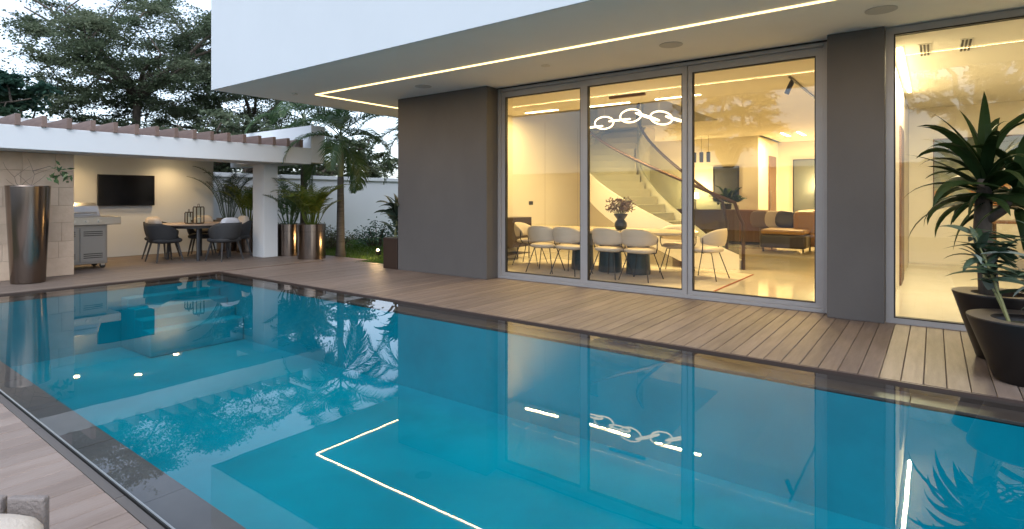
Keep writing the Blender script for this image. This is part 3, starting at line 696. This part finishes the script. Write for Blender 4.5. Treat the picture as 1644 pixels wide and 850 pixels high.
hp.f += [tuple(range(n - 1, -1, -1)), tuple(range(n, 2 * n))]; hp.t += [.5, .5]
hd = hp.build('hood', 'steel', gr, bevel=.012)
MB().tube([(-12.15, gy0 + .08, 1.02), (-12.15, gy1 - .18, 1.02)], .014, 8).build('handle', 'chrome', hd)
for k in range(4): MB().tube([(gx1 + .092, 3.12 + .19 * k, .87), (gx1 + .125, 3.12 + .19 * k, .87)], .024, 12).build('knob', 'chrome', gr)
for a in (gx0 + .06, gx1 - .06):
    for b in (gy0 + .06, gy1 - .06): MB().tube([(a - .015, b, .045), (a + .015, b, .045)], .045, 14).build('caster', 'black', gr)
for a in (gx0 + .06, gx1 - .06):
    for b in (gy0 + .06, gy1 - .06): MB().box(a - .02, a + .02, b - .03, b + .03, .05, .089).build('caster_fork', 'steel', gr)
# tall tapered bronze vase with bare branches
tvz = thing('tall_vase', (-11.05, 2.45, 0), 'tall tapered polished bronze vase in front of the stone wall', 'vase')
MB().lathe([(.205, .001), (.21, .02), (.272, 1.46), (.272, 1.475), (.258, 1.475), (.24, 1.30)], 48, (-11.05, 2.45)).build('body', 'bronze', tvz, smooth=False).data.shade_smooth()
tw = thing('bare_branch', (-11.05, 2.45, 1.3), 'thin bare branches with a last leaf tuft in the tall bronze vase', 'branch')
tm = MB(); lf = MB()
def twig(p, d, L_, r, depth):
    pts = [p]; q = Vector(p)
    for k in range(4):
        d = (d + Vector((random.gauss(0, .14), random.gauss(0, .14), random.gauss(0, .08)))).normalized(); q = q + d * L_ / 4; pts.append(q.copy())
    tm.tube(pts, [r * (1 - .15 * k) for k in range(5)], 5)
    if depth:
        for s_ in (-1, 1):
            for k in (2, 4): twig(pts[k], (d + Vector((random.gauss(0, .3), s_ * .7, random.uniform(-.5, .3)))).normalized(), L_ * .72, r * .6, depth - 1)
for dy in (-.6, .2): twig(Vector((-11.05, 2.45, 1.3)), Vector((.1, dy, 1)).normalized(), .36, .006, 1)
for k in range(26):
    c = Vector((-11.0, 2.85, 1.62)) + Vector((random.gauss(0, .04), random.gauss(0, .07), random.gauss(0, .08))); u = Vector((random.gauss(0, 1), random.gauss(0, 1), random.gauss(-.6, .6))).normalized() * .06; v = u.orthogonal().normalized() * .022
    lf.face(c - u, c + v, c + u, c - v)
tm.tube([(-11.05, 2.5, 1.7), (-11.02, 2.7, 1.78), (-11.0, 2.82, 1.72), (-11.0, 2.86, 1.62)], [.006, .005, .004, .003], 5)
tm.build('twigs', 'dead', tw); lf.build('leaf_tuft', 'leafP', tw)
# ------------------------------------------------------------------ outdoor dining set
TC = (-12.55, 5.62)
ot = thing('outdoor_table', (TC[0], TC[1], 0), 'round outdoor table with wooden top on charcoal legs under the pergola', 'table')
oval(MB(), TC[0], TC[1], .76, .76, .715, .745, 48, 1.0).build('table_top', 'tabletop', ot)
MB().lathe([(.62, .66), (.64, .665), (.64, .712), (.60, .712)], 40, TC).build('apron', 'cleg', ot)
for a in (-.46, 1.11, 2.68, 4.25): MB().tube([(TC[0] + .58 * math.cos(a), TC[1] + .58 * math.sin(a), 0), (TC[0] + .54 * math.cos(a), TC[1] + .54 * math.sin(a), .70)], [.03, .036], 10).build('leg', 'cleg', ot)
def build_arm():
    t = thing('armchair', (0, 0, 0), 'x', 'chair', 'outdoor dining armchairs')
    def zb(u): return .42 + .0 * u
    def zt(u): return .78 - .16 * min(1, max(0, abs(2 * u - 1) - .45) / .55) ** 1.2
    MB().shell(.275, .27, R(180 - 35), R(360 + 35), zb, zt, .05, 32, 6, .07).build('backrest', 'rope', t, smooth=True, world=False)
    MB().cushion(0, .03, .425, .27, .27, .06, .5, 28, 8).build('seat', 'rope', t, smooth=True, world=False)
    for sx in (-1, 1):
        for sy in (-1, 1): MB().tube([(sx * .17, sy * .17 + .02, .40), (sx * .25, sy * .25 + .02, 0)], [.022, .013], 8).build('leg', 'cleg', t, world=False)
    return t
ac = build_arm()
AR = [(-12.50, 4.90, 2, 'charcoal woven armchair nearest the grill, front left of the outdoor table'),
      (-13.28, 5.15, -55, 'charcoal woven armchair at the far left of the outdoor table'),
      (-11.72, 5.76, 100, 'charcoal woven armchair with its broad back toward the pool'),
      (-12.45, 6.36, 175, 'charcoal woven armchair beside the pergola column, right of the table'),
      (-13.30, 6.02, 238, 'charcoal woven armchair at the back of the outdoor table')]
for i, (x, y, a, lb) in enumerate(AR):
    if i == 0: ac.location = (x, y, 0); ac.rotation_euler = (0, 0, R(a)); ac['label'] = lb
    else: dup(ac, (x, y, 0), R(a), lb)
PL = [(0, 'pillow', 'beige pillow on the armchair nearest the grill'), (1, 'pillow', 'beige pillow on the far left outdoor armchair'), (2, 'pillowg', 'pale blue-grey pillow on the armchair facing away from the pool'), (3, 'pillow', 'beige pillow on the armchair beside the column'), (4, 'pillow', 'beige pillow on the armchair behind the outdoor table')]
for i, mt, lb in PL:
    x, y, a, _ = AR[i]; f = Matrix.Rotation(R(a), 3, 'Z') @ Vector((0, -.14, 0))
    po = MB().cushion(0, 0, 0, .21, .08, .20, .5, 20, 8).build('pillow', mt, smooth=True); po.location = (x + f.x, y + f.y, .69); po.rotation_euler = (R(12), 0, R(a)); tag(po, lb, 'pillow', 'pillows on the outdoor chairs')
def lantern(x, y, s, h, label):
    t = thing('lantern', (x, y, .745), label, 'lantern', 'lanterns on the outdoor table'); f = MB(); z0 = .746
    f.box(x - s, x + s, y - s, y + s, z0, z0 + .02); f.box(x - s, x + s, y - s, y + s, z0 + h - .02, z0 + h)
    for a in (-1, 1):
        for b in (-1, 1): f.box(x + a * s - .008, x + a * s + .008, y + b * s - .008, y + b * s + .008, z0 + .02, z0 + h - .02)
    f.build('cage', 'lanternm', t)
    MB().tube([(x - s * .5, y, z0 + h), (x - s * .4, y, z0 + h + .05), (x + s * .4, y, z0 + h + .05), (x + s * .5, y, z0 + h)], .006, 6).build('handle', 'lanternm', t)
    MB().lathe([(.035, z0 + .021), (.035, z0 + .13), (.03, z0 + .135)], 16, (x, y)).build('candle', 'candle', t)
    p = MB()
    for a in (-1, 1):
        p.face((x + a * (s - .004), y - s, z0 + .02), (x + a * (s - .004), y + s, z0 + .02), (x + a * (s - .004), y + s, z0 + h - .02), (x + a * (s - .004), y - s, z0 + h - .02))
    p.build('pane', 'glassb', t)
lantern(-12.36, 5.52, .075, .36, 'taller dark-framed glass lantern on the outdoor table')
lantern(-12.48, 5.38, .055, .25, 'shorter dark-framed glass lantern on the outdoor table')

# ------------------------------------------------------------------ boundary wall, lawn, garden
bw = thing('boundary_wall', (-15.1, 10, 0), 'white rendered garden wall with projecting coping behind the palms', 'wall')
MB().box(-15.22, -15.0, 6.76, 24, -.05, 1.84).build('wall_panel', 'white', bw); MB().box(-15.26, -14.95, 6.76, 24, 1.841, 1.95).build('coping', 'white', bw, bevel=.006)
tag(sheet(-14.95, -7.72, 6.97, 16, -.045).build('lawn_bed', 'lawn'), kind='structure')
tag(MB().box(-14.3, -9.45, 6.945, 7.62, -.035, -.002).build('garden_paving', 'deck'), kind='structure')
tag(MB().box(-9.45, -8.5, 6.955, 7.02, -.055, -.01).build('deck_edge_curb', 'edge'), kind='structure')
v = []; f = []; tn = []
def grass(n, x0, x1, y0, y1, hh):
    gm = MB()
    for k in range(n):
        x = random.uniform(x0, x1); y = random.uniform(y0, y1); a = random.uniform(0, 6.28); h_ = hh * random.uniform(.5, 1.2); wv = .006
        lean = Vector((random.gauss(0, .4), random.gauss(0, .4), 1)) * h_; dx, dy = math.cos(a) * wv, math.sin(a) * wv
        gm.face((x - dx, y - dy, -.045), (x + dx, y + dy, -.045), (x + lean.x, y + lean.y, -.045 + lean.z))
    return gm
tag(grass(16000, -9.42, -7.75, 7.03, 9.2, .055).build('lawn_grass', 'grass'), 'short green lawn beside the dark column', 'grass', kind='stuff')
tag(grass(14000, -14.9, -9.42, 7.65, 11, .075).build('bed_grass', 'grass'), 'green ground cover in the bed below the white wall', 'grass', kind='stuff')
sp = thing('garden_spotlight', (-9.60, 8.0, -.04), 'lit warm garden spotlight on the lawn near the palm', 'lamp')
MB().lathe([(.045, .06), (.055, .07), (.06, .15), (.05, .155)], 16, (-9.60, 8.0)).build('housing', 'black', sp); MB().tube([(-9.6, 8.0, -.05), (-9.6, 8.0, .06)], .012, 6).build('spike', 'black', sp)
MB().cushion(-9.585, 7.975, .155, .03, .03, .03, 1.0, 16, 8).build('bulb', 'bulb', sp)
light('lamp', 'POINT', (-9.57, 7.93, .26), 9, (1, .62, .24), sp, .05)

# ------------------------------------------------------------------ plants
def frond(mb, base, az, el, L_, droop, nl, ll, lw, stem=None, vee=.5, hang=.5, start=.18, twist=0, rs=None):
    rnd = rs or random; p = Vector(base); pts = [p.copy()]; dirs = []; ns = 14
    for k in range(ns):
        t = k / ns; e = el - droop * t ** 1.3
        d = Vector((math.cos(az) * math.cos(e), math.sin(az) * math.cos(e), math.sin(e))); dirs.append(d); p = p + d * L_ / ns; pts.append(p.copy())
    dirs.append(dirs[-1])
    if stem is not None: stem.tube(pts, [.012 * (1 - .85 * i / ns) * (L_ / 1.5) ** .5 + .002 for i in range(ns + 1)], 5)
    for k in range(nl):
        t = start + (1 - start) * (k + .5) / nl; q = t * ns; i = min(int(q), ns - 1); fr_ = q - i
        c = pts[i].lerp(pts[i + 1], fr_); d = dirs[i]
        side = d.cross(Vector((0, 0, 1)))
        side = side.normalized() if side.length > 1e-3 else Vector((-math.sin(az), math.cos(az), 0))
        up = side.cross(d).normalized()
        for s_ in (-1, 1):
            ln = ll * math.sin(math.pi * min(1, (.12 + .88 * t) ** .8)) ** .6 * rnd.uniform(.8, 1.1)
            a = side * s_ * .8 + d * (.55 + .35 * t) + up * (vee * .6 + rnd.gauss(0, .12)); a.normalize()
            b = (a + Vector((0, 0, -hang * rnd.uniform(.8, 1.5)))).normalized()
            m1 = c + a * ln * .5; m2 = m1 + b * ln * .5
            wv = (d - a * d.dot(a)).normalized() * lw * .5 if (d - a * d.dot(a)).length > 1e-3 else up * lw * .5
            tn_ = min(1, max(0, rnd.gauss(.5, .25)))
            mb.face(c - wv * .5, c + wv * .5, m1 + wv, m1 - wv, tone=tn_); mb.face(m1 - wv, m1 + wv, m2, tone=tn_)
def palm(name, loc, h, label, nf=15, L_=1.7, ll=.46, lw=.024, sh=.6, mt='leafP', lean=(0, 0), seed=1, r=.10, group='coconut palms behind the pergola'):
    rs = random.Random(seed); t = thing(name, loc, label, 'palm', group); x, y, z = loc
    pts = [(x + lean[0] * k / 8 * abs(k / 8), y + lean[1] * k / 8, z - .05 + (h + .05) * k / 8) for k in range(9)]
    MB().tube(pts, [r * (1.15 - .35 * k / 8) + (.03 if k == 0 else 0) for k in range(9)], 14).build('trunk', 'palmbark', t, smooth=True)
    tx, ty, tz = pts[-1]
    MB().tube([(tx, ty, tz - .02), (tx, ty, tz + sh * .5), (tx + .02, ty, tz + sh)], [r * .72, r * .82, r * .4], 12).build('crownshaft', 'palmgreen', t, smooth=True)
    for k in range(nf):
        lf = MB(); az = 2.4 * k + rs.uniform(-.3, .3); u = (k + .5) / nf; el = R(78) - R(115) * u + rs.uniform(-.12, .12)
        frond(lf, (tx, ty, tz + sh - .05 - .2 * u), az, el, L_ * rs.uniform(.85, 1.1), 1.25 + .5 * rs.random(), 52, ll, lw, lf, .35, .75, .16, rs=rs)
        lf.build('frond', mt, t)
    return t
palm('palm_tree', (-10.55, 7.73, 0), 1.75, 'palm with dark trunk and drooping fronds before the white wall', seed=3, L_=1.5, sh=1.0, r=.085)
palm('palm_tree', (-13.0, 8.4, 0), 2.85, 'palm with arching fronds rising behind the pergola end beam', seed=5, L_=1.75, nf=14, r=.085)
palm('palm_tree', (-10.9, 10.1, 0), 2.75, 'palm half hidden by the dark column, dark fronds hanging down', seed=9, L_=1.7, nf=16, r=.09)
def areca(loc, h, label, mt, seed, nf=12, group='areca palms in bronze planters', L_=.95):
    rs = random.Random(seed); t = thing('areca_palm', loc, label, 'plant', group)
    for k in range(nf):
        lf = MB(); az = 2.4 * k + rs.uniform(-.3, .3); rr = rs.uniform(.02, .1); b = (loc[0] + rr * math.cos(az), loc[1] + rr * math.sin(az), loc[2])
        s0 = rs.uniform(.15, .45) * h; top = (b[0] + .10 * math.cos(az), b[1] + .10 * math.sin(az), b[2] + s0)
        lf.tube([b, top], [.012, .009], 5)
        frond(lf, top, az, R(rs.uniform(62, 88)), L_ * rs.uniform(.7, 1.15), rs.uniform(1.0, 1.9), 32, .23, .015, lf, .5, .45, .12, rs=rs)
        lf.build('frond', mt, t)
def pot(loc, r, h, label):
    t = thing('bronze_planter', loc, label, 'planter', 'bronze cylinder planters'); x, y, _ = loc
    MB().lathe([(r, .0), (r, h * .78), (r * 1.0, h * .78 + .001), (r * .975, h * .785), (r * .975, h * .80), (r * 1.02, h * .805), (r * 1.02, h), (r * .93, h), (r * .92, h - .08)], 40, (x, y)).build('body', 'bronze', t)
    MB().lathe([(r * .91, h - .09), (r * .91, h - .07), (.02, h - .065)], 24, (x, y)).build('soil', 'soil', t)
pot((-10.62, 7.05, 0), .285, .73, 'bronze cylinder planter standing farthest right, before the palm trunk')
pot((-11.62, 7.14, 0), .26, .70, 'bronze cylinder planter just right of the pergola column')
pot((-13.1, 7.0, 0), .27, .74, 'bronze cylinder planter just left of the pergola column')
pot((-13.75, 6.85, 0), .27, .80, 'dark cylinder planter farthest left behind the outdoor chairs')
areca((-10.62, 7.05, .66), .9, 'bushy yellow-green areca palm in the right-most bronze planter', 'leafY', 11, 26, L_=.85)
areca((-11.62, 7.14, .63), .9, 'dark green areca palm in the planter right of the column', 'leafP', 12, 18, L_=.95)
areca((-13.1, 7.0, .67), 1.0, 'yellow-green areca palm just left of the column', 'leafY', 13, 16)
areca((-13.75, 6.85, .72), 1.2, 'grey-green areca palm arching above the outdoor chairs', 'leafG', 14, 15, L_=1.1)
def strap(mb, base, az, el, L_, wd, droop, tone=None, ns=7, rs=random):
    p = Vector(base); side = Vector((-math.sin(az), math.cos(az), 0)); prev = None; tw = rs.uniform(-.5, .5); roll = rs.uniform(-.6, .6)
    tone = min(1, max(0, rs.gauss(.45, .22))) if tone is None else tone
    for k in range(ns + 1):
        t = k / ns; e = el - droop * t ** 1.5; d = Vector((math.cos(az) * math.cos(e), math.sin(az) * math.cos(e), math.sin(e)))
        ww = wd * (math.sin(math.pi * min(1, .12 + .88 * t) ** .75) ** .8 * .5 if t < 1 else 0)
        up = side.cross(d); s2 = side * math.cos(roll + tw * t) + up * math.sin(roll + tw * t)
        a, c, b = p - s2 * ww + up * ww * .25, p.copy(), p + s2 * ww + up * ww * .25
        if prev: mb.face(prev[0], prev[1], c, a, tone=tone); mb.face(prev[1], prev[2], b, c, tone=min(1, tone + .08))
        prev = (a, c, b); p = p + d * L_ / ns
for (lf_, b_, az_, el_, L__, w_, dr_, rs_) in strap_late: strap(lf_, b_, az_, el_, L__, w_, dr_, rs=rs_)
strap_late[0][0].build('leaves', 'leafD', cpl)
# dark planter with broad leaves beside the column
dp = thing('dark_planter', (-7.93, 7.06, 0), 'dark brown square planter against the grey column', 'planter')
MB().box(-8.11, -7.73, 6.87, 7.25, 0, .56).build('body', 'darkwood', dp, bevel=.008); MB().box(-8.09, -7.75, 6.89, 7.23, .562, .566).build('soil', 'soil', dp)
bl = thing('broadleaf_plant', (-7.93, 7.06, .56), 'broad-leaved green plant in the dark planter by the column', 'plant'); lf = MB(); stm = MB(); rs = random.Random(4)
for k in range(60):
    az = 2.4 * k; zz = .6 + .55 * rs.random(); strap(lf, (-7.93 + rs.gauss(0, .03), 7.06 + rs.gauss(0, .03), zz), az, R(rs.uniform(15, 75)), rs.uniform(.26, .46), .10, rs.uniform(.8, 1.7), rs=rs)
for k in range(4): stm.tube([(-7.93 + rs.gauss(0, .03), 7.06 + rs.gauss(0, .03), .55), (-7.93, 7.06, 1.0)], .01, 6)
lf.build('leaves', 'leafG', bl); stm.build('stems', 'stem', bl)
# conical black pots by the right window
def cone_pot(x, y, h, rt, rb, label):
    t = thing('conical_pot', (x, y, 0), label, 'planter', 'black conical pots')
    MB().lathe([(rb, .001), (rb + .008, .006), (rt - .004, h - .02), (rt, h - .008), (rt, h - .002), (rt - .004, h), (rt * .60, h - .012), (rt * .58, h - .05), (rt * .5, h - .12)], 56, (x, y)).build('body', 'potblack', t).data.shade_smooth()
    MB().lathe([(rt * .995, h + .0005), (rt * .995, h + .004), (rt * .60, h - .004), (rt * .60, h - .0075)], 56, (x, y), closed=True).build('rim', 'potrim', t)
    MB().lathe([(rt * .575, h - .065), (rt * .575, h - .055), (.02, h - .05)], 24, (x, y)).build('soil', 'soil', t)
cone_pot(.42, 5.98, .53, .305, .14, 'taller black conical pot holding the dracaena tree')
cone_pot(.53, 5.35, .445, .345, .18, 'front black conical pot at the pool edge')
dc = thing('dracaena', (.36, 6.0, .5), 'dracaena with thick trunk and long dark glossy leaves by the window', 'plant', None); lf = MB(); rs = random.Random(21)
MB().tube([(.36, 6.02, .45), (.345, 6.02, .75), (.315, 6.03, 1.0), (.325, 6.03, 1.25), (.33, 6.03, 1.45)], [.068, .064, .062, .058, .045], 12).build('trunk', 'bark', dc, smooth=True)
MB().tube([(.325, 6.03, 1.1), (.44, 5.99, 1.2), (.51, 5.97, 1.36)], [.045, .04, .03], 10).build('side_branch', 'bark', dc, smooth=True)
for (cx_, cy_, cz_, n, s_) in ((.33, 6.03, 1.36, 50, 1.0), (.53, 5.96, 1.30, 24, .8)):
    for k in range(n):
        u = k / n; az = 2.4 * k + rs.uniform(-.3, .3); el = R(84) - R(98) * u + rs.gauss(0, .14)
        lf = MB(); strap(lf, (cx_, cy_, cz_ + .16 - .26 * u), az, el, rs.uniform(.45, .82) * s_, .095 * rs.uniform(.7, 1.15), rs.uniform(.6, 2.1), rs=rs, ns=9); lf.build('leaf', 'leafD', dc, smooth=True)
sg = thing('striped_plant', (.50, 5.345, .40), 'slender-caned plant with silver-striped leaves in the front pot', 'plant'); lf = MB(); stm = MB(); rs = random.Random(31)
for k in range(9):
    a = rs.uniform(0, 6.28); b = Vector((.53 + .10 * math.cos(a), 5.35 + .10 * math.sin(a), .39)); top = b + Vector((.16 * math.cos(a) - .04, .16 * math.sin(a), rs.uniform(.30, .78)))
    mid = b.lerp(top, .5) + Vector((0, 0, .03)); MB().tube([b, mid, top], [.009, .008, .005], 6).build('cane', 'stem', sg)
    for j in range(11):
        q = b.lerp(top, .45 + .55 * j / 10); az = rs.uniform(0, 6.28)
        lf = MB(); strap(lf, q, az, R(rs.uniform(0, 60)), rs.uniform(.20, .34), .055, rs.uniform(.5, 1.4), rs=rs, tone=rs.choice((.15, .3, .45, .95))); lf.build('leaf', 'leafS', sg, smooth=True)
for k in range(16):
    lf = MB(); strap(lf, (.47, 5.36, .72 + .02 * k), R(rs.uniform(120, 230)), R(rs.uniform(0, 35)), rs.uniform(.32, .46), .055, rs.uniform(.5, 1.0), rs=rs, tone=rs.uniform(0, .4)); lf.build('leaf', 'leafS', sg, smooth=True)

# shrubs along the boundary wall
def shrub(loc, rx, ry, rz, n, ls, mt, label, seed, group=None, name='shrub', cat='shrub'):
    rs = random.Random(seed); t = thing(name, loc, label, cat, group); lf = MB(); stm = MB(); x, y, z = loc
    ends = []
    for k in range(max(10, n // 40)):
        a = rs.uniform(0, 6.28); r_ = rs.random() ** .5
        e = Vector((x + rx * r_ * math.cos(a), y + ry * r_ * math.sin(a), z + rz * (1.15 - .55 * r_ ** 2) * rs.uniform(.55, 1.0))); b = Vector((x + .3 * rx * r_ * math.cos(a), y + .3 * ry * r_ * math.sin(a), z - .04))
        stm.tube([b, b.lerp(e, .55) + Vector((0, 0, .1 * rz)), e], [.012, .009, .004], 5); ends.append((b, e))
    for k in range(n):
        b, e = rs.choice(ends); q = b.lerp(e, rs.uniform(.3, 1.05)); sg_ = .16 * rz + .03
        c = q + Vector((rs.gauss(0, sg_), rs.gauss(0, sg_), rs.gauss(0, sg_ * .7)))
        if c.z < z: c.z = z + .02
        u = Vector((rs.gauss(0, 1), rs.gauss(0, 1), rs.gauss(.1, .5))).normalized() * ls * rs.uniform(.6, 1.2); v_ = u.cross(Vector((rs.gauss(0, 1), rs.gauss(0, 1), rs.gauss(0, 1)))).normalized() * ls * .38
        lf.face(c - u, c + v_, c + u, c - v_, tone=min(1, max(0, rs.gauss(.5, .25))))
    lf.build('foliage', mt, t); stm.build('stems', 'bark', t)
for i, (x, y, r_, h_, lb) in enumerate(((-13.6, 8.4, .55, .62, 'low leafy shrub left of the dark palm trunk'), (-12.6, 9.0, .6, .60, 'low leafy shrub right behind the dark palm trunk'), (-12.2, 10.1, .6, .66, 'low leafy shrub behind the garden spotlight'), (-11.2, 10.8, .6, .70, 'low leafy shrub nearest the dark planter'))):
    shrub((x, y, -.04), r_, r_, h_, 900, .045, 'leafC' if i % 2 else 'leafB', lb, 40 + i, 'shrubs below the white wall')
# ------------------------------------------------------------------ trees
def tree(loc, h0, crown, ncl, label, mt, seed, leaf=(.11, .045), twigs=16, lpt=14, flat=.28, R_=1.0, trunk=.25, group='trees beyond the garden wall', limbs=9, cat='tree'):
    """crown=(cx,cy,cz,rx,ry,rz) ; feathery clusters of twigs carried by limbs"""
    g = np.random.default_rng(seed); rs = random.Random(seed); t = thing('tree', loc, label, cat, group)
    cx_, cy_, cz_, rx, ry, rz = crown; wood = MB(); base = Vector(loc); fork = Vector((base.x * .7 + cx_ * .3, base.y * .7 + cy_ * .3, h0))
    wood.tube([base + Vector((0, 0, -.1)), base.lerp(fork, .5) + Vector((rs.gauss(0, .1), rs.gauss(0, .1), 0)), fork], [trunk * 1.3, trunk, trunk * .8], 12)
    nodes = [fork]
    for k in range(limbs):
        a = 6.283 * k / limbs + rs.uniform(-.3, .3); q = rs.uniform(.45, .95)
        e = Vector((cx_ + rx * q * math.cos(a), cy_ + ry * q * math.sin(a), cz_ + rz * rs.uniform(-.6, .8))); pts = []
        for i in range(7):
            s_ = i / 6; p = fork.lerp(e, s_) + Vector((rs.gauss(0, .12), rs.gauss(0, .12), .35 * math.sin(s_ * 3.14) * rs.uniform(.3, 1))); pts.append(p)
        pts[0] = fork; wood.tube(pts, [trunk * .6 * (1 - .85 * i / 6) + .012 for i in range(7)], 7); nodes += pts[1:]
    V = []; T = []
    for k in range(ncl):
        while True:
            p = g.uniform(-1, 1, 3)
            if .12 < (p * p).sum() < 1: break
        c = Vector((cx_ + rx * p[0], cy_ + ry * p[1], cz_ + rz * p[2]))
        nd = min(nodes, key=lambda q: (q - c).length); m_ = nd.lerp(c, .5) + Vector((0, 0, .12))
        wood.tube([nd, m_, c], [.03, .02, .008], 4, cap=False)
        if (c - nd).length < 1.3: nodes.append(c)
        ctone = g.normal(.5, .16); rad = R_ * g.uniform(.6, 1.25)
        for j in range(twigs):
            az = g.uniform(0, 6.283); el = g.normal(.10, .24); d = np.array([math.cos(az) * math.cos(el), math.sin(az) * math.cos(el), math.sin(el) * (flat / .28) * .9])
            L_ = rad * g.uniform(.45, 1.0); side = np.array([-math.sin(az), math.cos(az), g.normal(0, .25)])
            tt = (np.arange(lpt) + g.uniform(0, 1)) / lpt; P = np.array(c)[None] + d[None] * (tt * L_)[:, None]; P[:, 2] -= .22 * L_ * tt ** 2
            P += g.normal(0, .035 * R_, P.shape)
            sgn = np.where(np.arange(lpt) % 2, 1., -1.)[:, None]
            u = side[None] * sgn * .8 + d[None] * .6 + g.normal(0, .28, (lpt, 3)); u /= np.linalg.norm(u, axis=1, keepdims=True)
            v_ = np.cross(u, np.array([0, 0, 1.]) + g.normal(0, .45, (lpt, 3))); v_ /= np.linalg.norm(v_, axis=1, keepdims=True) + 1e-6
            ln = leaf[0] * g.uniform(.7, 1.3, (lpt, 1)); wd_ = leaf[1] * g.uniform(.7, 1.3, (lpt, 1))
            Q = np.stack([P, P + u * ln * .5 + v_ * wd_, P + u * ln, P + u * ln * .5 - v_ * wd_], 1); V.append(Q.reshape(-1, 3)); T.append(np.clip(ctone + g.normal(0, .14, lpt), 0, 1))
    V = np.concatenate(V); T = np.concatenate(T); n = len(T); V = V - np.array(parent_origin(t))[None]
    me = bpy.data.meshes.new('crown'); me.vertices.add(4 * n); me.vertices.foreach_set('co', V.astype(np.float32).ravel())
    me.loops.add(4 * n); me.loops.foreach_set('vertex_index', np.arange(4 * n, dtype=np.int32))
    me.polygons.add(n); me.polygons.foreach_set('loop_start', np.arange(0, 4 * n, 4, dtype=np.int32)); me.polygons.foreach_set('loop_total', np.full(n, 4, dtype=np.int32)); me.update()
    at = me.attributes.new('tone', 'FLOAT', 'FACE'); at.data.foreach_set('value', T.astype(np.float32)); me.materials.append(M[mt])
    o = bpy.data.objects.new('crown', me); COL.objects.link(o); o.parent = t
    wood.build('trunk', 'bark', t)
    return t
tree((-25, 8.7, 0), 5.2, (-25, 9.3, 6.9, 4.7, 4.3, 2.4), 135, 'tall feathery tree with layered sprays rising above the pergola', 'leafA', 101, R_=1.5, twigs=22, lpt=28, limbs=12, trunk=.17, leaf=(.10, .035))
tree((-27.5, 14.5, 0), 4.0, (-27.0, 14.0, 5.6, 4.5, 4.2, 2.9), 110, 'feathery tree partly hidden behind the white overhang', 'leafA', 102, R_=1.4, twigs=20, lpt=26, limbs=10, trunk=.17, leaf=(.10, .035))
tree((-22.5, 2.6, 0), 3.0, (-22.0, 3.2, 4.3, 2.6, 2.0, 1.0), 60, 'dark blue-green tree low at the left above the pergola roof', 'leafB', 103, leaf=(.17, .07), R_=.8, twigs=16, lpt=14, trunk=.055)
tree((-20.5, 14.0, 0), 1.8, (-20.5, 14.0, 2.9, 2.6, 3.4, 1.3), 80, 'grey-green bushy tree over the white wall behind the palms', 'leafC', 104, leaf=(.12, .05), R_=.75, twigs=16, lpt=14, trunk=.16)
tree((-19.5, 10.0, 0), 1.7, (-19.5, 9.8, 3.0, 2.2, 2.6, 1.2), 60, 'dense green tree behind the pergola end beam', 'leafA', 105, leaf=(.13, .055), R_=.75, twigs=16, lpt=14, trunk=.16)
tree((-18.0, 19.5, 0), 1.9, (-18, 19.5, 3.2, 3.0, 3.0, 1.7), 70, 'grey-green tree glimpsed left of the dark column', 'leafC', 106, leaf=(.13, .055), R_=.8, twigs=16, lpt=14, trunk=.16)
tree((-26.5, 4.5, 0), 2.6, (-26.0, 5.9, 4.1, 3.2, 4.4, 1.2), 75, 'low spreading tree filling the gap under the tall feathery crown', 'leafA', 109, R_=1.0, twigs=18, lpt=20, trunk=.13, leaf=(.11, .04))
shrub((-17.0, 3.4, 2.0), .8, 1.4, .75, 700, .11, 'leafV', 'pale leafy climber rising behind the pergola roof', 61, name='climbing_plant', cat='plant')
# garden behind the viewpoint, mirrored in the glass
bk = thing('rear_wall', (-4, -9.5, 0), 'white garden wall opposite the house, mirrored in the glass doors', 'wall')
MB().box(-30, 12, -9.7, -9.5, -.05, 2.4).build('wall_panel', 'white', bk); MB().box(-30, 12, -9.75, -9.45, 2.401, 2.5).build('coping', 'white', bk)
tree((-7.5, -12.0, 0), 2.6, (-7.5, -12, 4.9, 2.4, 2.2, 1.5), 60, 'tree mirrored in the rightmost sliding panel', 'leafA', 107, leaf=(.14, .06), R_=.9, group='trees mirrored in the glass')
tree((1.5, -12.5, 0), 3.2, (1.5, -12.5, 5.6, 2.8, 2.4, 1.9), 60, 'tree mirrored in the right-hand window', 'leafA', 108, leaf=(.14, .06), R_=.9, group='trees mirrored in the glass')
# ------------------------------------------------------------------ lounge chair at the lower left
lc = thing('lounge_chair', (-2.02, .51, 0), 'oatmeal cushioned lounge chair cut off at the lower left corner', 'chair', rz=R(36.87))
MB().box(-.80, -.01, -.80, -.02, .06, .27).build('base', 'wicker', lc, bevel=.02, world=False)
MB().cushion(-.395, -.40, .335, .40, .405, .085, .16, 60, 10).build('seat_cushion', 'lounge', lc, smooth=True, world=False)
MB().tube([(-.78, .002, .335), (-.02, .002, .335), (-.004, -.02, .335), (-.004, -.78, .335)], .006, 6).build('piping', 'lounge', lc, world=False)
for k in range(6): MB().box(-.80 + .125 * k, -.69 + .125 * k, .035, .06, .04, .415).build('back_slat', 'wicker', lc, bevel=.006, world=False)
